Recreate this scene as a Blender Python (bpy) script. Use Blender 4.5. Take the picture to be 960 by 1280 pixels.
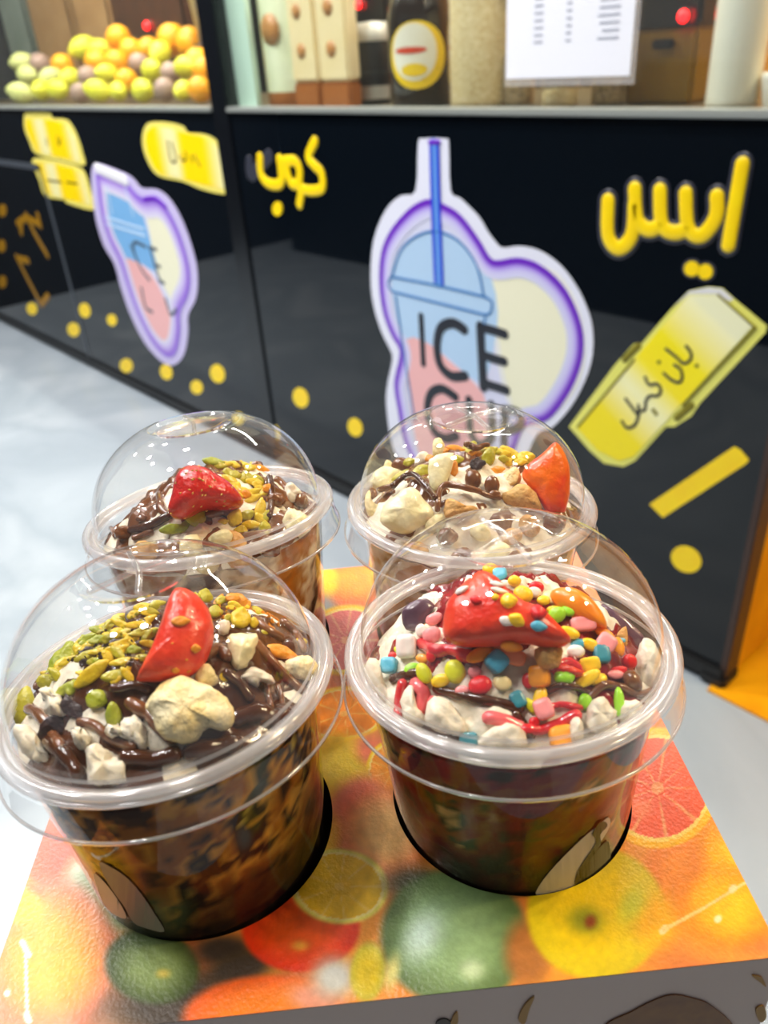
import bpy, bmesh, math, random
from mathutils import Vector, Matrix, noise, geometry
random.seed(7)
for o in list(bpy.data.objects): bpy.data.objects.remove(o, do_unlink=True)
scene = bpy.context.scene
COL = scene.collection

# ------------------------------------------------------------------ camera
F = 984.0                      # focal length in pixels of the 960x1280 frame
CAMZ = 1.15
def _n(v): return v.normalized()
_d = _n(Vector((120, 1660, F)))                                   # straight down, seen from the camera
_l = _n(Vector((-1013, -(120 * -1013 + F * F) / 1660, F)))        # along the kiosk front, to its left end
AX = -_l; AZ = -_d; AY = AZ.cross(AX)
def w2c(v): return Vector((AX.x*v.x+AY.x*v.y+AZ.x*v.z, AX.y*v.x+AY.y*v.y+AZ.y*v.z, AX.z*v.x+AY.z*v.y+AZ.z*v.z))
def c2w(v): return Vector((AX.dot(v), AY.dot(v), AZ.dot(v)))
CAM = Vector((0, 0, CAMZ))
def ray(px, py): return _n(c2w(Vector((px - 480, py - 640, F))))
def proj(p):
    c = w2c(p - CAM); return (480 + F*c.x/c.z, 640 + F*c.y/c.z)
def depth(p): return w2c(p - CAM).z
RIGHT = c2w(Vector((1, 0, 0))); UP = c2w(Vector((0, -1, 0))); BACK = c2w(Vector((0, 0, -1)))
cam = bpy.data.cameras.new('camera'); camo = bpy.data.objects.new('camera', cam); COL.objects.link(camo)
m = Matrix((RIGHT, UP, BACK)).transposed().to_4x4(); m.translation = CAM
camo.matrix_world = m
cam.sensor_fit = 'VERTICAL'; cam.sensor_height = 36; cam.lens = F / 1280 * 36
cam.clip_start = 0.01; cam.clip_end = 50
cam.dof.use_dof = True; cam.dof.focus_distance = 0.250; cam.dof.aperture_fstop = 13.5
scene.camera = camo

# ------------------------------------------------------------------ world, exposure
world = bpy.data.worlds.new('world'); scene.world = world; world.use_nodes = True
world.node_tree.nodes['Background'].inputs[0].default_value = (0.80, 0.88, 1.0, 1)
world.node_tree.nodes['Background'].inputs[1].default_value = 0.16
vs = scene.view_settings
vs.view_transform = 'Standard'; vs.look = 'None'; vs.gamma = 1.0; vs.use_curve_mapping = False
vs.exposure = 0.68
scene.cycles.transparent_max_bounces = 24
scene.cycles.max_bounces = 10

# ------------------------------------------------------------------ helpers
def lin(c, a=1.0):
    r = []
    for x in c[:3]:
        x = x / 255.0
        r.append(x / 12.92 if x <= 0.04045 else ((x + 0.055) / 1.055) ** 2.4)
    return (r[0], r[1], r[2], a)
def mix(a, b, t): return tuple(a[i] + (b[i] - a[i]) * t for i in range(3))
def sstep(a, b, x):
    t = max(0.0, min(1.0, (x - a) / (b - a))); return t * t * (3 - 2 * t)

MATS = {}
def mat(name, rgb=(200, 200, 200), rough=0.5, metal=0.0, coat=0.0, noise_amt=0.0, noise_scale=60.0, rgb2=None, bump=0.0, bump_scale=200.0, sss=0.0, spec=0.5, emit=None, estr=0.0, vcol=False, trans=0.0):
    if name in MATS: return MATS[name]
    mt = bpy.data.materials.new(name); mt.use_nodes = True
    nt = mt.node_tree; b = nt.nodes['Principled BSDF']
    b.inputs['Base Color'].default_value = lin(rgb)
    b.inputs['Roughness'].default_value = rough; b.inputs['Metallic'].default_value = metal
    b.inputs['Coat Weight'].default_value = coat; b.inputs['Coat Roughness'].default_value = 0.08
    b.inputs['Specular IOR Level'].default_value = spec
    if sss: 
        b.inputs['Subsurface Weight'].default_value = sss
        b.inputs['Subsurface Radius'].default_value = (0.004, 0.0025, 0.0015)
        b.inputs['Subsurface Scale'].default_value = 0.6
    if emit: b.inputs['Emission Color'].default_value = lin(emit); b.inputs['Emission Strength'].default_value = estr
    tc = nt.nodes.new('ShaderNodeTexCoord')
    if vcol:
        at = nt.nodes.new('ShaderNodeAttribute'); at.attribute_name = 'Col'
        nt.links.new(at.outputs['Color'], b.inputs['Base Color'])
    elif rgb2 is not None:
        nz = nt.nodes.new('ShaderNodeTexNoise'); nz.inputs['Scale'].default_value = noise_scale; nz.inputs['Detail'].default_value = 4
        rp = nt.nodes.new('ShaderNodeValToRGB')
        rp.color_ramp.elements[0].position = 0.5 - noise_amt; rp.color_ramp.elements[1].position = 0.5 + noise_amt
        rp.color_ramp.elements[0].color = lin(rgb); rp.color_ramp.elements[1].color = lin(rgb2)
        nt.links.new(tc.outputs['Object'], nz.inputs['Vector']); nt.links.new(nz.outputs['Fac'], rp.inputs['Fac'])
        nt.links.new(rp.outputs['Color'], b.inputs['Base Color'])
    if bump:
        nb = nt.nodes.new('ShaderNodeTexNoise'); nb.inputs['Scale'].default_value = bump_scale; nb.inputs['Detail'].default_value = 3
        bp = nt.nodes.new('ShaderNodeBump'); bp.inputs['Strength'].default_value = bump; bp.inputs['Distance'].default_value = 0.002
        nt.links.new(tc.outputs['Object'], nb.inputs['Vector']); nt.links.new(nb.outputs['Fac'], bp.inputs['Height'])
        nt.links.new(bp.outputs['Normal'], b.inputs['Normal'])
    MATS[name] = mt; return mt

def clear_mat(name, ior=1.45, haze=0.0, tint=(1, 1, 1), rough=0.02, haze_col=(0.95, 0.95, 0.97)):
    """thin clear plastic or glass sheet: see-through plus Fresnel gloss, with optional milky scatter"""
    mt = bpy.data.materials.new(name); mt.use_nodes = True; nt = mt.node_tree; nt.nodes.clear()
    out = nt.nodes.new('ShaderNodeOutputMaterial'); tr = nt.nodes.new('ShaderNodeBsdfTransparent'); gl = nt.nodes.new('ShaderNodeBsdfGlossy')
    lw = nt.nodes.new('ShaderNodeLayerWeight'); mx = nt.nodes.new('ShaderNodeMixShader'); lw.inputs[0].default_value = 0.5
    f0 = ((ior-1)/(ior+1))**2 * 1.7                                  # both faces of the sheet
    pw = nt.nodes.new('ShaderNodeMath'); pw.operation = 'POWER'; pw.inputs[1].default_value = 5.0      # Schlick's Fresnel
    fr = nt.nodes.new('ShaderNodeMath'); fr.operation = 'MULTIPLY_ADD'; fr.inputs[1].default_value = 1-f0; fr.inputs[2].default_value = f0
    nt.links.new(lw.outputs['Facing'], pw.inputs[0]); nt.links.new(pw.outputs[0], fr.inputs[0])
    tr.inputs[0].default_value = (*tint, 1); gl.inputs[0].default_value = (1, 1, 1, 1); gl.inputs['Roughness'].default_value = rough
    last = tr
    if haze:
        df = nt.nodes.new('ShaderNodeBsdfDiffuse'); tl = nt.nodes.new('ShaderNodeBsdfTranslucent'); ad = nt.nodes.new('ShaderNodeMixShader'); hz = nt.nodes.new('ShaderNodeMixShader')
        df.inputs[0].default_value = (*haze_col, 1); tl.inputs[0].default_value = (*haze_col, 1); ad.inputs[0].default_value = 0.5
        nt.links.new(df.outputs[0], ad.inputs[1]); nt.links.new(tl.outputs[0], ad.inputs[2])
        hz.inputs[0].default_value = haze
        nt.links.new(tr.outputs[0], hz.inputs[1]); nt.links.new(ad.outputs[0], hz.inputs[2]); last = hz
    nt.links.new(fr.outputs[0], mx.inputs[0]); nt.links.new(last.outputs[0], mx.inputs[1]); nt.links.new(gl.outputs[0], mx.inputs[2])
    nt.links.new(mx.outputs[0], out.inputs[0]); MATS[name] = mt; return mt

def wmat(o):
    mm = o.matrix_basis.copy()
    if o.parent: return wmat(o.parent) @ o.matrix_parent_inverse @ mm
    return mm
def adopt(o, p):
    o.parent = p; o.matrix_parent_inverse = wmat(p).inverted()
def tag(o, label=None, cat=None, group=None, kind=None):
    if label: o['label'] = label
    if cat: o['category'] = cat
    if group: o['group'] = group
    if kind: o['kind'] = kind
    return o
def thing(name, label, cat, loc=(0, 0, 0), group=None, kind=None):
    o = bpy.data.objects.new(name, None); COL.objects.link(o); o.location = loc; o.empty_display_size = 0.02
    return tag(o, label, cat, group, kind)
def mk(name, verts, faces, material, parent=None, smooth=True, cols=None, base=True):
    """one mesh object from world-space vertices; origin at the base centre"""
    vs_ = [Vector(v) for v in verts]
    c = Vector((0, 0, 0))
    for v in vs_: c += v
    c /= len(vs_)
    if base: c.z = min(v.z for v in vs_)
    me = bpy.data.meshes.new(name); me.from_pydata([v - c for v in vs_], [], faces)
    if cols:
        ca = me.color_attributes.new('Col', 'FLOAT_COLOR', 'POINT')
        buf = []
        for k in cols: buf += [k[0], k[1], k[2], 1.0]
        ca.data.foreach_set('color', buf)
    me.materials.append(MATS[material] if isinstance(material, str) else material)
    if smooth: me.polygons.foreach_set('use_smooth', [True] * len(me.polygons))
    me.update()
    o = bpy.data.objects.new(name, me); COL.objects.link(o); o.location = c
    if parent: adopt(o, parent)
    return o
def fixn(o):
    bm = bmesh.new(); bm.from_mesh(o.data); bmesh.ops.recalc_face_normals(bm, faces=bm.faces); bm.to_mesh(o.data); bm.free(); return o
def box(name, x0, x1, y0, y1, z0, z1, material, parent=None, bevel=0.0, M=None, seg=2):
    bm = bmesh.new()
    bmesh.ops.create_cube(bm, size=1.0)
    for v in bm.verts: v.co = Vector(((x0+x1)/2 + v.co.x*(x1-x0), (y0+y1)/2 + v.co.y*(y1-y0), (z0+z1)/2 + v.co.z*(z1-z0)))
    if bevel: bmesh.ops.bevel(bm, geom=list(bm.edges), offset=bevel, segments=seg, affect='EDGES')
    vv = [(M @ v.co) if M else v.co.copy() for v in bm.verts]; bm.verts.index_update()
    ff = [[v.index for v in f.verts] for f in bm.faces]; bm.free()
    return mk(name, vv, ff, material, parent, smooth=False)
def lathe_data(profile, M, seg=64, close=False):
    vv = []; ff = []
    for (r, z) in profile:
        for k in range(seg):
            a = 2*math.pi*k/seg; vv.append(M @ Vector((r*math.cos(a), r*math.sin(a), z)))
    n = len(profile)
    for i in range(n - 1):
        for k in range(seg):
            k2 = (k+1) % seg; ff.append([i*seg+k, i*seg+k2, (i+1)*seg+k2, (i+1)*seg+k])
    return vv, ff
def lathe(name, profile, M, material, parent=None, seg=64, smooth=True):
    vv, ff = lathe_data(profile, M, seg)
    return mk(name, vv, ff, material, parent, smooth)
def catmull(pts, n=6, closed=True):
    out = []; N = len(pts); P = [Vector(p) for p in pts]
    rng = range(N) if closed else range(N - 1)
    for i in rng:
        if closed: a, b, c, d = P[i-1], P[i], P[(i+1) % N], P[(i+2) % N]
        else: a, b, c, d = P[max(i-1, 0)], P[i], P[i+1], P[min(i+2, N-1)]
        for k in range(n):
            t = k/n
            out.append(0.5*((2*b) + (c-a)*t + (2*a-5*b+4*c-d)*t*t + (3*b-a-3*c+d)*t**3))
    if not closed: out.append(P[-1].copy())
    return out
def tube(name, pts, rad, material, parent=None, seg=8, flat=None, M=None):
    """swept tube with rounded ends; rad is a number or list; flat=(normal, factor) flattens it along a direction"""
    P = [Vector(p) for p in pts]; N = len(P)
    R = rad if isinstance(rad, (list, tuple)) else [rad]*N
    ring_c = []; 
    def tang(i):
        t = P[min(i+1, N-1)] - P[max(i-1, 0)]
        return t.normalized() if t.length > 1e-9 else Vector((1, 0, 0))
    vv = []; ff = []; rings = []
    up = flat[0].normalized() if flat else Vector((0.13, 0.21, 0.97)).normalized()
    prev = None
    seq = []
    for s in (0.0, 0.55, 0.85): seq.append((0, -math.sqrt(max(0, 1-(s)**2)) if s else -1.0, max(s, 0.02)))
    seq = [(0, -1.0, 0.05), (0, -0.8, 0.6), (0, -0.4, 0.92)] + [(i, 0.0, 1.0) for i in range(N)] + [(N-1, 0.4, 0.92), (N-1, 0.8, 0.6), (N-1, 1.0, 0.05)]
    for (i, e, s) in seq:
        t = tang(i); r = R[i]
        side = t.cross(up)
        if side.length < 1e-4: side = t.orthogonal()
        side.normalize(); u2 = side.cross(t).normalized()
        c = P[i] + t * (e * r); k = len(vv)
        for j in range(seg):
            a = 2*math.pi*j/seg
            vv.append(c + side*(math.cos(a)*r*s) + u2*(math.sin(a)*r*s*(flat[1] if flat else 1.0)))
        rings.append(k)
    for a, b in zip(rings, rings[1:]):
        for j in range(seg):
            j2 = (j+1) % seg; ff.append([a+j, a+j2, b+j2, b+j])
    ff.append([rings[0]+j for j in range(seg)][::-1]); ff.append([rings[-1]+j for j in range(seg)])
    return fixn(mk(name, vv, ff, material, parent)) if name else (vv, ff)

vc = mat('printed_ink', vcol=True, rough=0.32)
mat('printed_card', vcol=True, rough=0.30, bump=0.10, bump_scale=900)
# ------------------------------------------------------------------ lamps
GL = 0.2
mat('lamp_white', (255, 255, 255), emit=(255, 250, 242), estr=30.0)
mat('lamp_warm', (255, 240, 200), emit=(255, 214, 140), estr=30.0)
mat('lamp_housing', (225, 225, 225), rough=0.4)
def downlight(x, y, z, watts, rad, warm, label, group):
    t = thing('ceiling_downlight', label, 'ceiling lamp', (x, y, z), group)
    M = Matrix.Translation((x, y, z))
    lathe('housing', [(rad*1.02, 0.0), (rad*1.35, 0.0), (rad*1.35, 0.03), (rad*1.02, 0.03), (rad*1.02, 0.0)], M, 'lamp_housing', t, 24)
    lathe('diffuser', [(0.0005, 0.012), (rad*1.02, 0.012)], M, 'lamp_warm' if warm else 'lamp_white', t, 24)
    L = bpy.data.lights.new('lamp_light', 'AREA'); L.shape = 'DISK'; L.size = rad*2; L.energy = watts * GL
    L.color = (1.0, 0.80, 0.50) if warm else (1.0, 0.975, 0.95)
    lo = bpy.data.objects.new('lamp_light', L); COL.objects.link(lo); lo.location = (x, y, z - 0.004); adopt(lo, t)
WL = 'round white downlight in the ceiling'
for (x, y, w) in [(-2.3, -0.35, 80), (-1.75, -0.55, 70), (-0.85, -0.50, 34), (-0.55, 0.02, 30), (-3.4, 0.3, 125), (-1.3, 0.35, 44), (-2.5, 0.4, 95), (-4.2, -0.3, 130)]:
    downlight(x, y, 3.0, w, 0.07, False, WL, 'white ceiling downlights')
for (x, y, w) in [(0.35, 1.20, 34), (0.62, 1.10, 34), (0.95, 1.45, 40), (0.5, 1.75, 40)]:
    downlight(x, y, 2.7, w, 0.045, True, 'small warm spotlight beside the kiosk canopy', 'warm spotlights by the kiosk')

# ------------------------------------------------------------------ setting
YK = 1.2474                                  # front plane of the kiosk
XR = -0.455                                  # its right corner
def onk(px, py, off=0.0):
    r = ray(px, py); return CAM + r * ((YK - off) / r.y)
def marble():
    mt = bpy.data.materials.new('marble_floor'); mt.use_nodes = True; nt = mt.node_tree; b = nt.nodes['Principled BSDF']
    tc = nt.nodes.new('ShaderNodeTexCoord'); n1 = nt.nodes.new('ShaderNodeTexNoise'); n1.inputs['Scale'].default_value = 1.1; n1.inputs['Detail'].default_value = 8; n1.inputs['Distortion'].default_value = 1.6
    rp = nt.nodes.new('ShaderNodeValToRGB'); e = rp.color_ramp.elements
    e[0].position = 0.36; e[0].color = lin((166, 176, 185)); e[1].position = 0.64; e[1].color = lin((170, 179, 187))
    k = e.new(0.50); k.color = lin((150, 161, 171))
    nt.links.new(tc.outputs['Object'], n1.inputs['Vector']); nt.links.new(n1.outputs['Fac'], rp.inputs['Fac']); nt.links.new(rp.outputs['Color'], b.inputs['Base Color'])
    b.inputs['Roughness'].default_value = 0.30
    MATS['marble_floor'] = mt
marble()
mat('dark_wall', (26, 28, 32), rough=0.6)
mat('ceiling_paint', (120, 122, 126), rough=0.8)
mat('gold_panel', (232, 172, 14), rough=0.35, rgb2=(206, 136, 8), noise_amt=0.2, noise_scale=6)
mat('back_wall', (74, 50, 30), rough=0.7, rgb2=(110, 78, 40), noise_amt=0.3, noise_scale=3)
box('floor', -5.2, 3.2, -3.5, 4.5, -0.05, 0.0, 'marble_floor')['kind'] = 'structure'
box('ceiling', -5.2, 3.2, -3.5, 4.5, 3.04, 3.08, 'ceiling_paint')['kind'] = 'structure'
box('wall_left', -5.0, -4.80, -3.5, 4.5, 0.0, 3.04, 'dark_wall')['kind'] = 'structure'
box('wall_back', -4.8, 3.2, 4.3, 4.5, 0.0, 3.04, 'back_wall')['kind'] = 'structure'
# dark counter on the other side of the aisle (seen mirrored in the kiosk panels)
oc = thing('opposite_counter', 'long black counter across the aisle, mirrored in the kiosk panels', 'counter', (-1.8, -0.95, 0))
mat('black_laminate', (16, 17, 20), rough=0.4)
box('body', -4.5, 1.6, -1.25, -0.70, 0.0, 0.98, 'black_laminate', oc)
box('worktop', -4.5, 1.6, -1.27, -0.68, 0.98, 1.02, 'black_laminate', oc, 0.004)

# ------------------------------------------------------------------ kiosk
ki = thing('kiosk_counter', 'long glossy black kiosk counter with silver ledge and dark posts', 'kiosk', (-2.6, 1.6, 0))
mat('gloss_black', (8, 14, 21), rough=0.03, spec=0.5)
mat('post_black', (14, 17, 22), rough=0.22)
mat('alu', (190, 195, 190), rough=0.35, metal=0.6)
mat('dark_rubber', (8, 9, 11), rough=0.5)
mat('line_grey', (70, 76, 84), rough=0.4)
mat('rust_edge', (60, 40, 32), rough=0.5)
LZ = 1.026
XP0, XP1 = -2.045, -1.965                    # the post between the two windows
XD = -3.39                                   # seam of the left door panel
box('panel', XP1, XR-0.012, YK, YK+0.02, 0.035, LZ, 'gloss_black', ki)
box('panel', XD+0.006, XP0, YK, YK+0.02, 0.035, LZ, 'gloss_black', ki)
box('panel', -4.78, XD-0.006, YK, YK+0.02, 0.035, LZ, 'gloss_black', ki)
box('post', XP0, XP1, YK-0.006, YK+0.05, 0.02, 2.3, 'post_black', ki, 0.004)
box('corner_post', XR-0.014, XR, YK-0.004, YK+0.05, 0.02, 2.3, 'rust_edge', ki, 0.002)
box('seam_strip', XD-0.012, XD+0.012, YK-0.003, YK+0.01, 0.035, 0.83, 'line_grey', ki, 0.002)
box('seam_strip', -4.78, XD+0.012, YK-0.003, YK+0.01, 0.81, 0.835, 'line_grey', ki, 0.002)
box('kick_plate', -4.78, XR-0.01, YK+0.004, YK+0.06, 0.0, 0.05, 'dark_rubber', ki)
box('bottom_strip', -4.78, XR-0.005, YK-0.010, YK+0.02, 0.012, 0.048, 'dark_rubber', ki, 0.003)
box('foot', XR-0.05, XR+0.004, YK-0.014, YK+0.05, 0.0, 0.03, 'dark_rubber', ki, 0.006)
box('ledge_trim', -4.78, XP0, YK-0.012, YK+0.03, LZ, LZ+0.012, 'alu', ki, 0.002)
box('ledge_trim', XP1, XR, YK-0.012, YK+0.03, LZ, LZ+0.012, 'alu', ki, 0.002)
mat('shelf_top', (96, 84, 60), rough=0.35)
box('shelf', -4.78, XR, YK+0.03, YK+0.62, LZ-0.02, LZ+0.004, 'shelf_top', ki)
box('side_panel', XR-0.03, XR-0.001, YK+0.05, YK+0.9, 0.02, LZ+0.02, 'gold_panel', ki)
mat('canopy', (30, 28, 26), rough=0.5)
box('canopy', -4.78, XR+0.02, YK-0.05, YK+1.9, 2.3, 2.42, 'canopy', ki)
clear_mat('pane_glass', ior=1.35, haze=0.012, tint=(0.96, 0.98, 0.97), haze_col=(0.9, 0.95, 0.9))
for i, (x0, x1) in enumerate([(XP1, XR-0.014), (-4.78, XP0)]):
    w_ = box('window_%d' % (i+1), x0, x1, YK+0.010, YK+0.016, LZ+0.012, 2.3, 'pane_glass'); w_['kind'] = 'structure'
mat('glass_edge', (196, 222, 206), rough=0.3)
box('inner_frame', XP1, XP1+0.085, YK+0.03, YK+0.045, LZ+0.004, 2.3, 'glass_edge', ki)
# strip lamp under the canopy
def strip_lamp(x, y, z, ln, watts, label):
    t = thing('strip_lamp', label, 'lamp', (x, y, z))
    box('housing', x-ln/2, x+ln/2, y-0.03, y+0.03, z+0.012, z+0.04, 'lamp_housing', t)
    box('tube', x-ln/2+0.02, x+ln/2-0.02, y-0.012, y+0.012, z-0.008, z+0.012, 'lamp_white', t, 0.006)
    L = bpy.data.lights.new('lamp_light', 'AREA'); L.shape = 'RECTANGLE'; L.size = ln; L.size_y = 0.05; L.energy = watts * GL; L.color = (1.0, 0.93, 0.80)
    lo = bpy.data.objects.new('lamp_light', L); COL.objects.link(lo); lo.location = (x, y, z-0.012); adopt(lo, t)
strip_lamp(-1.2, YK+0.30, 2.24, 1.2, 85, 'white strip lamp under the canopy above the jars')
strip_lamp(-2.9, YK+0.30, 2.24, 1.5, 72, 'white strip lamp under the canopy above the fruit')
mt_ = box('gold_floor_sheet', XR-0.02, 0.60, YK-0.030, YK+0.75, 0.0, 0.006, 'gold_panel')  # thin golden sheet on the floor by the corner
tag(mt_, 'golden yellow sheet on the floor beside the kiosk corner', 'mat')

# ------------------------------------------------------------------ stickers and lettering on the kiosk front
mat('ink_yellow', (254, 224, 0), rough=0.35, rgb2=(250, 206, 8), noise_amt=0.25, noise_scale=18)
mat('ink_halo', (52, 54, 66), rough=0.35)
mat('ink_dark', (28, 32, 44), rough=0.35)
mat('ink_purple', (104, 28, 190), rough=0.3)
mat('ink_white', (226, 228, 244), rough=0.3)
mat('ink_blue', (62, 122, 184), rough=0.3)
mat('ink_strawblue', (40, 66, 214), rough=0.3)
mat('ink_gold', (150, 108, 8), rough=0.4)
mat('ink_grey', (150, 152, 165), rough=0.35)
NK = Vector((0, -1, 0))
def kpts(pts, s=1.0, o=(0, 0), off=0.0): return [onk(o[0]+x*s, o[1]+y*s, off) for (x, y) in pts]
def plate(name, pts, off, thick, material, parent=None, smooth_n=5, cols=None):
    """flat plate on the kiosk front from a traced outline; front surface at distance off, given thickness"""
    P = [Vector((p.x, p.z, 0)) for p in pts]
    if smooth_n: P = catmull(P, smooth_n)
    tri = geometry.tessellate_polygon([P]); N = len(P)
    vv = [Vector((p.x, YK-off, p.y)) for p in P] + [Vector((p.x, YK-off+thick, p.y)) for p in P]
    ff = [list(t) for t in tri] + [[N+t[2], N+t[1], N+t[0]] for t in tri]
    ff += [[i, (i+1) % N, N+(i+1) % N, N+i] for i in range(N)]
    cc = None
    if cols: cc = [cols(v) for v in vv]
    o = mk(name, vv, ff, material, parent, smooth=False, cols=cc); return fixn(o)
def strokek(name, pts, wpx, off, material, parent, n=5, flat=0.0012):
    P = catmull(pts, n, closed=False) if len(pts) > 2 else [Vector(p) for p in pts]
    c = P[len(P)//2]; w = wpx * depth(c) / F
    return tube(name, P, w/2, material, parent, seg=10, flat=(NK, min(1.0, flat/(w/2))))
def blobk(name, cx, cy, rx, ry, ang, material, off=0.001, parent=None):
    pts = []
    for k in range(16):
        a = 2*math.pi*k/16; x = rx*math.cos(a); y = ry*math.sin(a)
        pts.append(onk(cx + x*math.cos(ang)-y*math.sin(ang), cy + x*math.sin(ang)+y*math.cos(ang)))
    return plate(name, pts, off, off, material, parent, smooth_n=0)

# word over the big logo's right
S6 = (0.375, (600, 180)); S5 = (0.375, (280, 150)); S4 = (1/3, (0, 120))
wd = thing('lettering', 'large yellow three-letter Arabic word with two dots below it', 'lettering', onk(850, 310))
W1 = [[(875, 68), (850, 210), (828, 338)], [(790, 175), (786, 245), (738, 306), (694, 280), (686, 165)], [(694, 280), (648, 296), (606, 268), (600, 155)], [(606, 268), (562, 286), (524, 250), (516, 150)], [(516, 200), (506, 305), (462, 348), (427, 305), (427, 190)]]
for i, st in enumerate(W1): strokek('letter_outline', kpts(st, *S6, 0.0006), 29, 0, 'ink_halo', wd, flat=0.0012)
for i, st in enumerate(W1): strokek('letter_stroke', kpts(st, *S6, 0.0018), 19, 0, 'ink_yellow', wd, flat=0.0025)
for (x, y) in [(708, 415), (753, 425)]:
    px, py = 600+x*.375, 180+y*.375
    blobk('letter_outline', px, py, 13, 13, 0, 'ink_halo', 0.0010, wd); blobk('letter_dot', px, py, 9.5, 9.5, 0, 'ink_yellow', 0.0028, wd)
wd = thing('lettering', 'yellow Arabic word beside the dark post on the kiosk front', 'lettering', onk(365, 250))
SK = (130/960, (300, 160))
W2 = [[(690, 125), (630, 265), (690, 350), (752, 420), (755, 555), (650, 580), (570, 560)], [(405, 310), (500, 305), (548, 380), (540, 500), (485, 520), (445, 450), (425, 330)], [(545, 480), (562, 600), (548, 705)], [(185, 275), (192, 420), (250, 505), (345, 525), (385, 470), (366, 290)]]
strokek('letter_outline', kpts([(85, 140), (90, 185), (150, 120)], *S5, 0.0006), 16, 0, 'ink_halo', wd)
for st in W2: strokek('letter_stroke', kpts(st, *SK, 0.0018), 13.5, 0, 'ink_yellow', wd, flat=0.0025)
blobk('letter_dot', 300+350*.1354, 160+745*.1354, 6, 9, 0, 'ink_yellow', 0.0028, wd)

# yellow tags
def tagcol(p0, p1, c0, c1, c2):  # pale stripe across the yellow is glare painted into the colour
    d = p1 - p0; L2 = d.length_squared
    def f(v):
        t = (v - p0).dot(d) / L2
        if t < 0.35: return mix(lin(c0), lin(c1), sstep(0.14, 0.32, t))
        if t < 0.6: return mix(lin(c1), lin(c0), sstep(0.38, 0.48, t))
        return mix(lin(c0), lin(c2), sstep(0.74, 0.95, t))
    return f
def striped(name, outline, off, parent, n=26, axis=((0, 0), (1, 0)), cf=None):
    """plate cut into slim strips so that its colour can change along it"""
    P = [Vector((p.x, p.z)) for p in catmull([Vector((q.x, q.z, 0)) for q in outline], 4)] if False else [Vector((p.x, p.z)) for p in outline]
    bm = bmesh.new()
    f = bm.faces.new([bm.verts.new((p.x, YK-off, p.y)) for p in P])
    a, b = axis
    d = (b - a); L = d.length; d.normalize()
    for k in range(1, n):
        bmesh.ops.bisect_plane(bm, geom=list(bm.verts)+list(bm.edges)+list(bm.faces), plane_co=a + d*(L*k/n), plane_no=d)
    bmesh.ops.triangulate(bm, faces=list(bm.faces))
    r = bmesh.ops.extrude_face_region(bm, geom=list(bm.faces))
    for v in r['geom']:
        if isinstance(v, bmesh.types.BMVert): v.co.y += off
    bmesh.ops.recalc_face_normals(bm, faces=bm.faces)
    bm.verts.index_update()
    vv = [v.co.copy() for v in bm.verts]; ff = [[v.index for v in f.verts] for f in bm.faces]; bm.free()
    return mk(name, vv, ff, vc, parent, smooth=False, cols=[cf(v) for v in vv])
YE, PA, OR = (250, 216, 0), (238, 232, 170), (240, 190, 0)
def yellow_tag(label, outer, inner, s, o, a, b, texts, tw):
    t = thing('yellow_tag_sticker', label, 'sticker', onk(o[0]+outer[0][0]*s, o[1]+outer[0][1]*s))
    plate('tag_border', kpts(outer, s, o), 0.0010, 0.0010, mat('tag_border', (236, 222, 110), rough=0.35), t, 3)
    A = onk(o[0]+a[0]*s, o[1]+a[1]*s); B = onk(o[0]+b[0]*s, o[1]+b[1]*s)
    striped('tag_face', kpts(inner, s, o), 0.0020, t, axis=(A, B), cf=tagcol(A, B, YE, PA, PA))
    for st in texts: strokek('letter_stroke', kpts(st, s, o, 0.0022), tw, 0, mat('tag_ink', (92, 74, 10), rough=0.4), t)
S = (130/960, (170, 140))
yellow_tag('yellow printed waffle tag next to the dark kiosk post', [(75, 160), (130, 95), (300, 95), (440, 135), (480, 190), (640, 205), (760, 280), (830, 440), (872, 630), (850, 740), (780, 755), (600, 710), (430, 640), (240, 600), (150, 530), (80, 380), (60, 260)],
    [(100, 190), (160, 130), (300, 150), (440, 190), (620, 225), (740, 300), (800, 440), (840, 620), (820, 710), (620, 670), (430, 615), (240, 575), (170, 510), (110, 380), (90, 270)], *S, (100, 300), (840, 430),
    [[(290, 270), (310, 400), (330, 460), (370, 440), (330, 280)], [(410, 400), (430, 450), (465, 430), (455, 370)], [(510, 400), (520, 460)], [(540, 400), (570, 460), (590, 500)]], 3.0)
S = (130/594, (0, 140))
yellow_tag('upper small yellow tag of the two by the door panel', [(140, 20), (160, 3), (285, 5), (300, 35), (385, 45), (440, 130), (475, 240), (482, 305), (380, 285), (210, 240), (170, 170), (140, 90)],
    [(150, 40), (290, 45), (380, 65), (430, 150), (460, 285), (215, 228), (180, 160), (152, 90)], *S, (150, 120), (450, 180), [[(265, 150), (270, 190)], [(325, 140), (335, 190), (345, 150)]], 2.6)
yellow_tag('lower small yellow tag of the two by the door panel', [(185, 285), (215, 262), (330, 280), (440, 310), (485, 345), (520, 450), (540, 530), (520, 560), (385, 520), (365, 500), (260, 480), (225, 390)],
    [(205, 290), (335, 300), (430, 325), (475, 360), (520, 530), (390, 500), (270, 465), (235, 380)], *S, (210, 360), (520, 440), [[(270, 390), (350, 400)], [(380, 400), (440, 410)]], 2.6)
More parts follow.
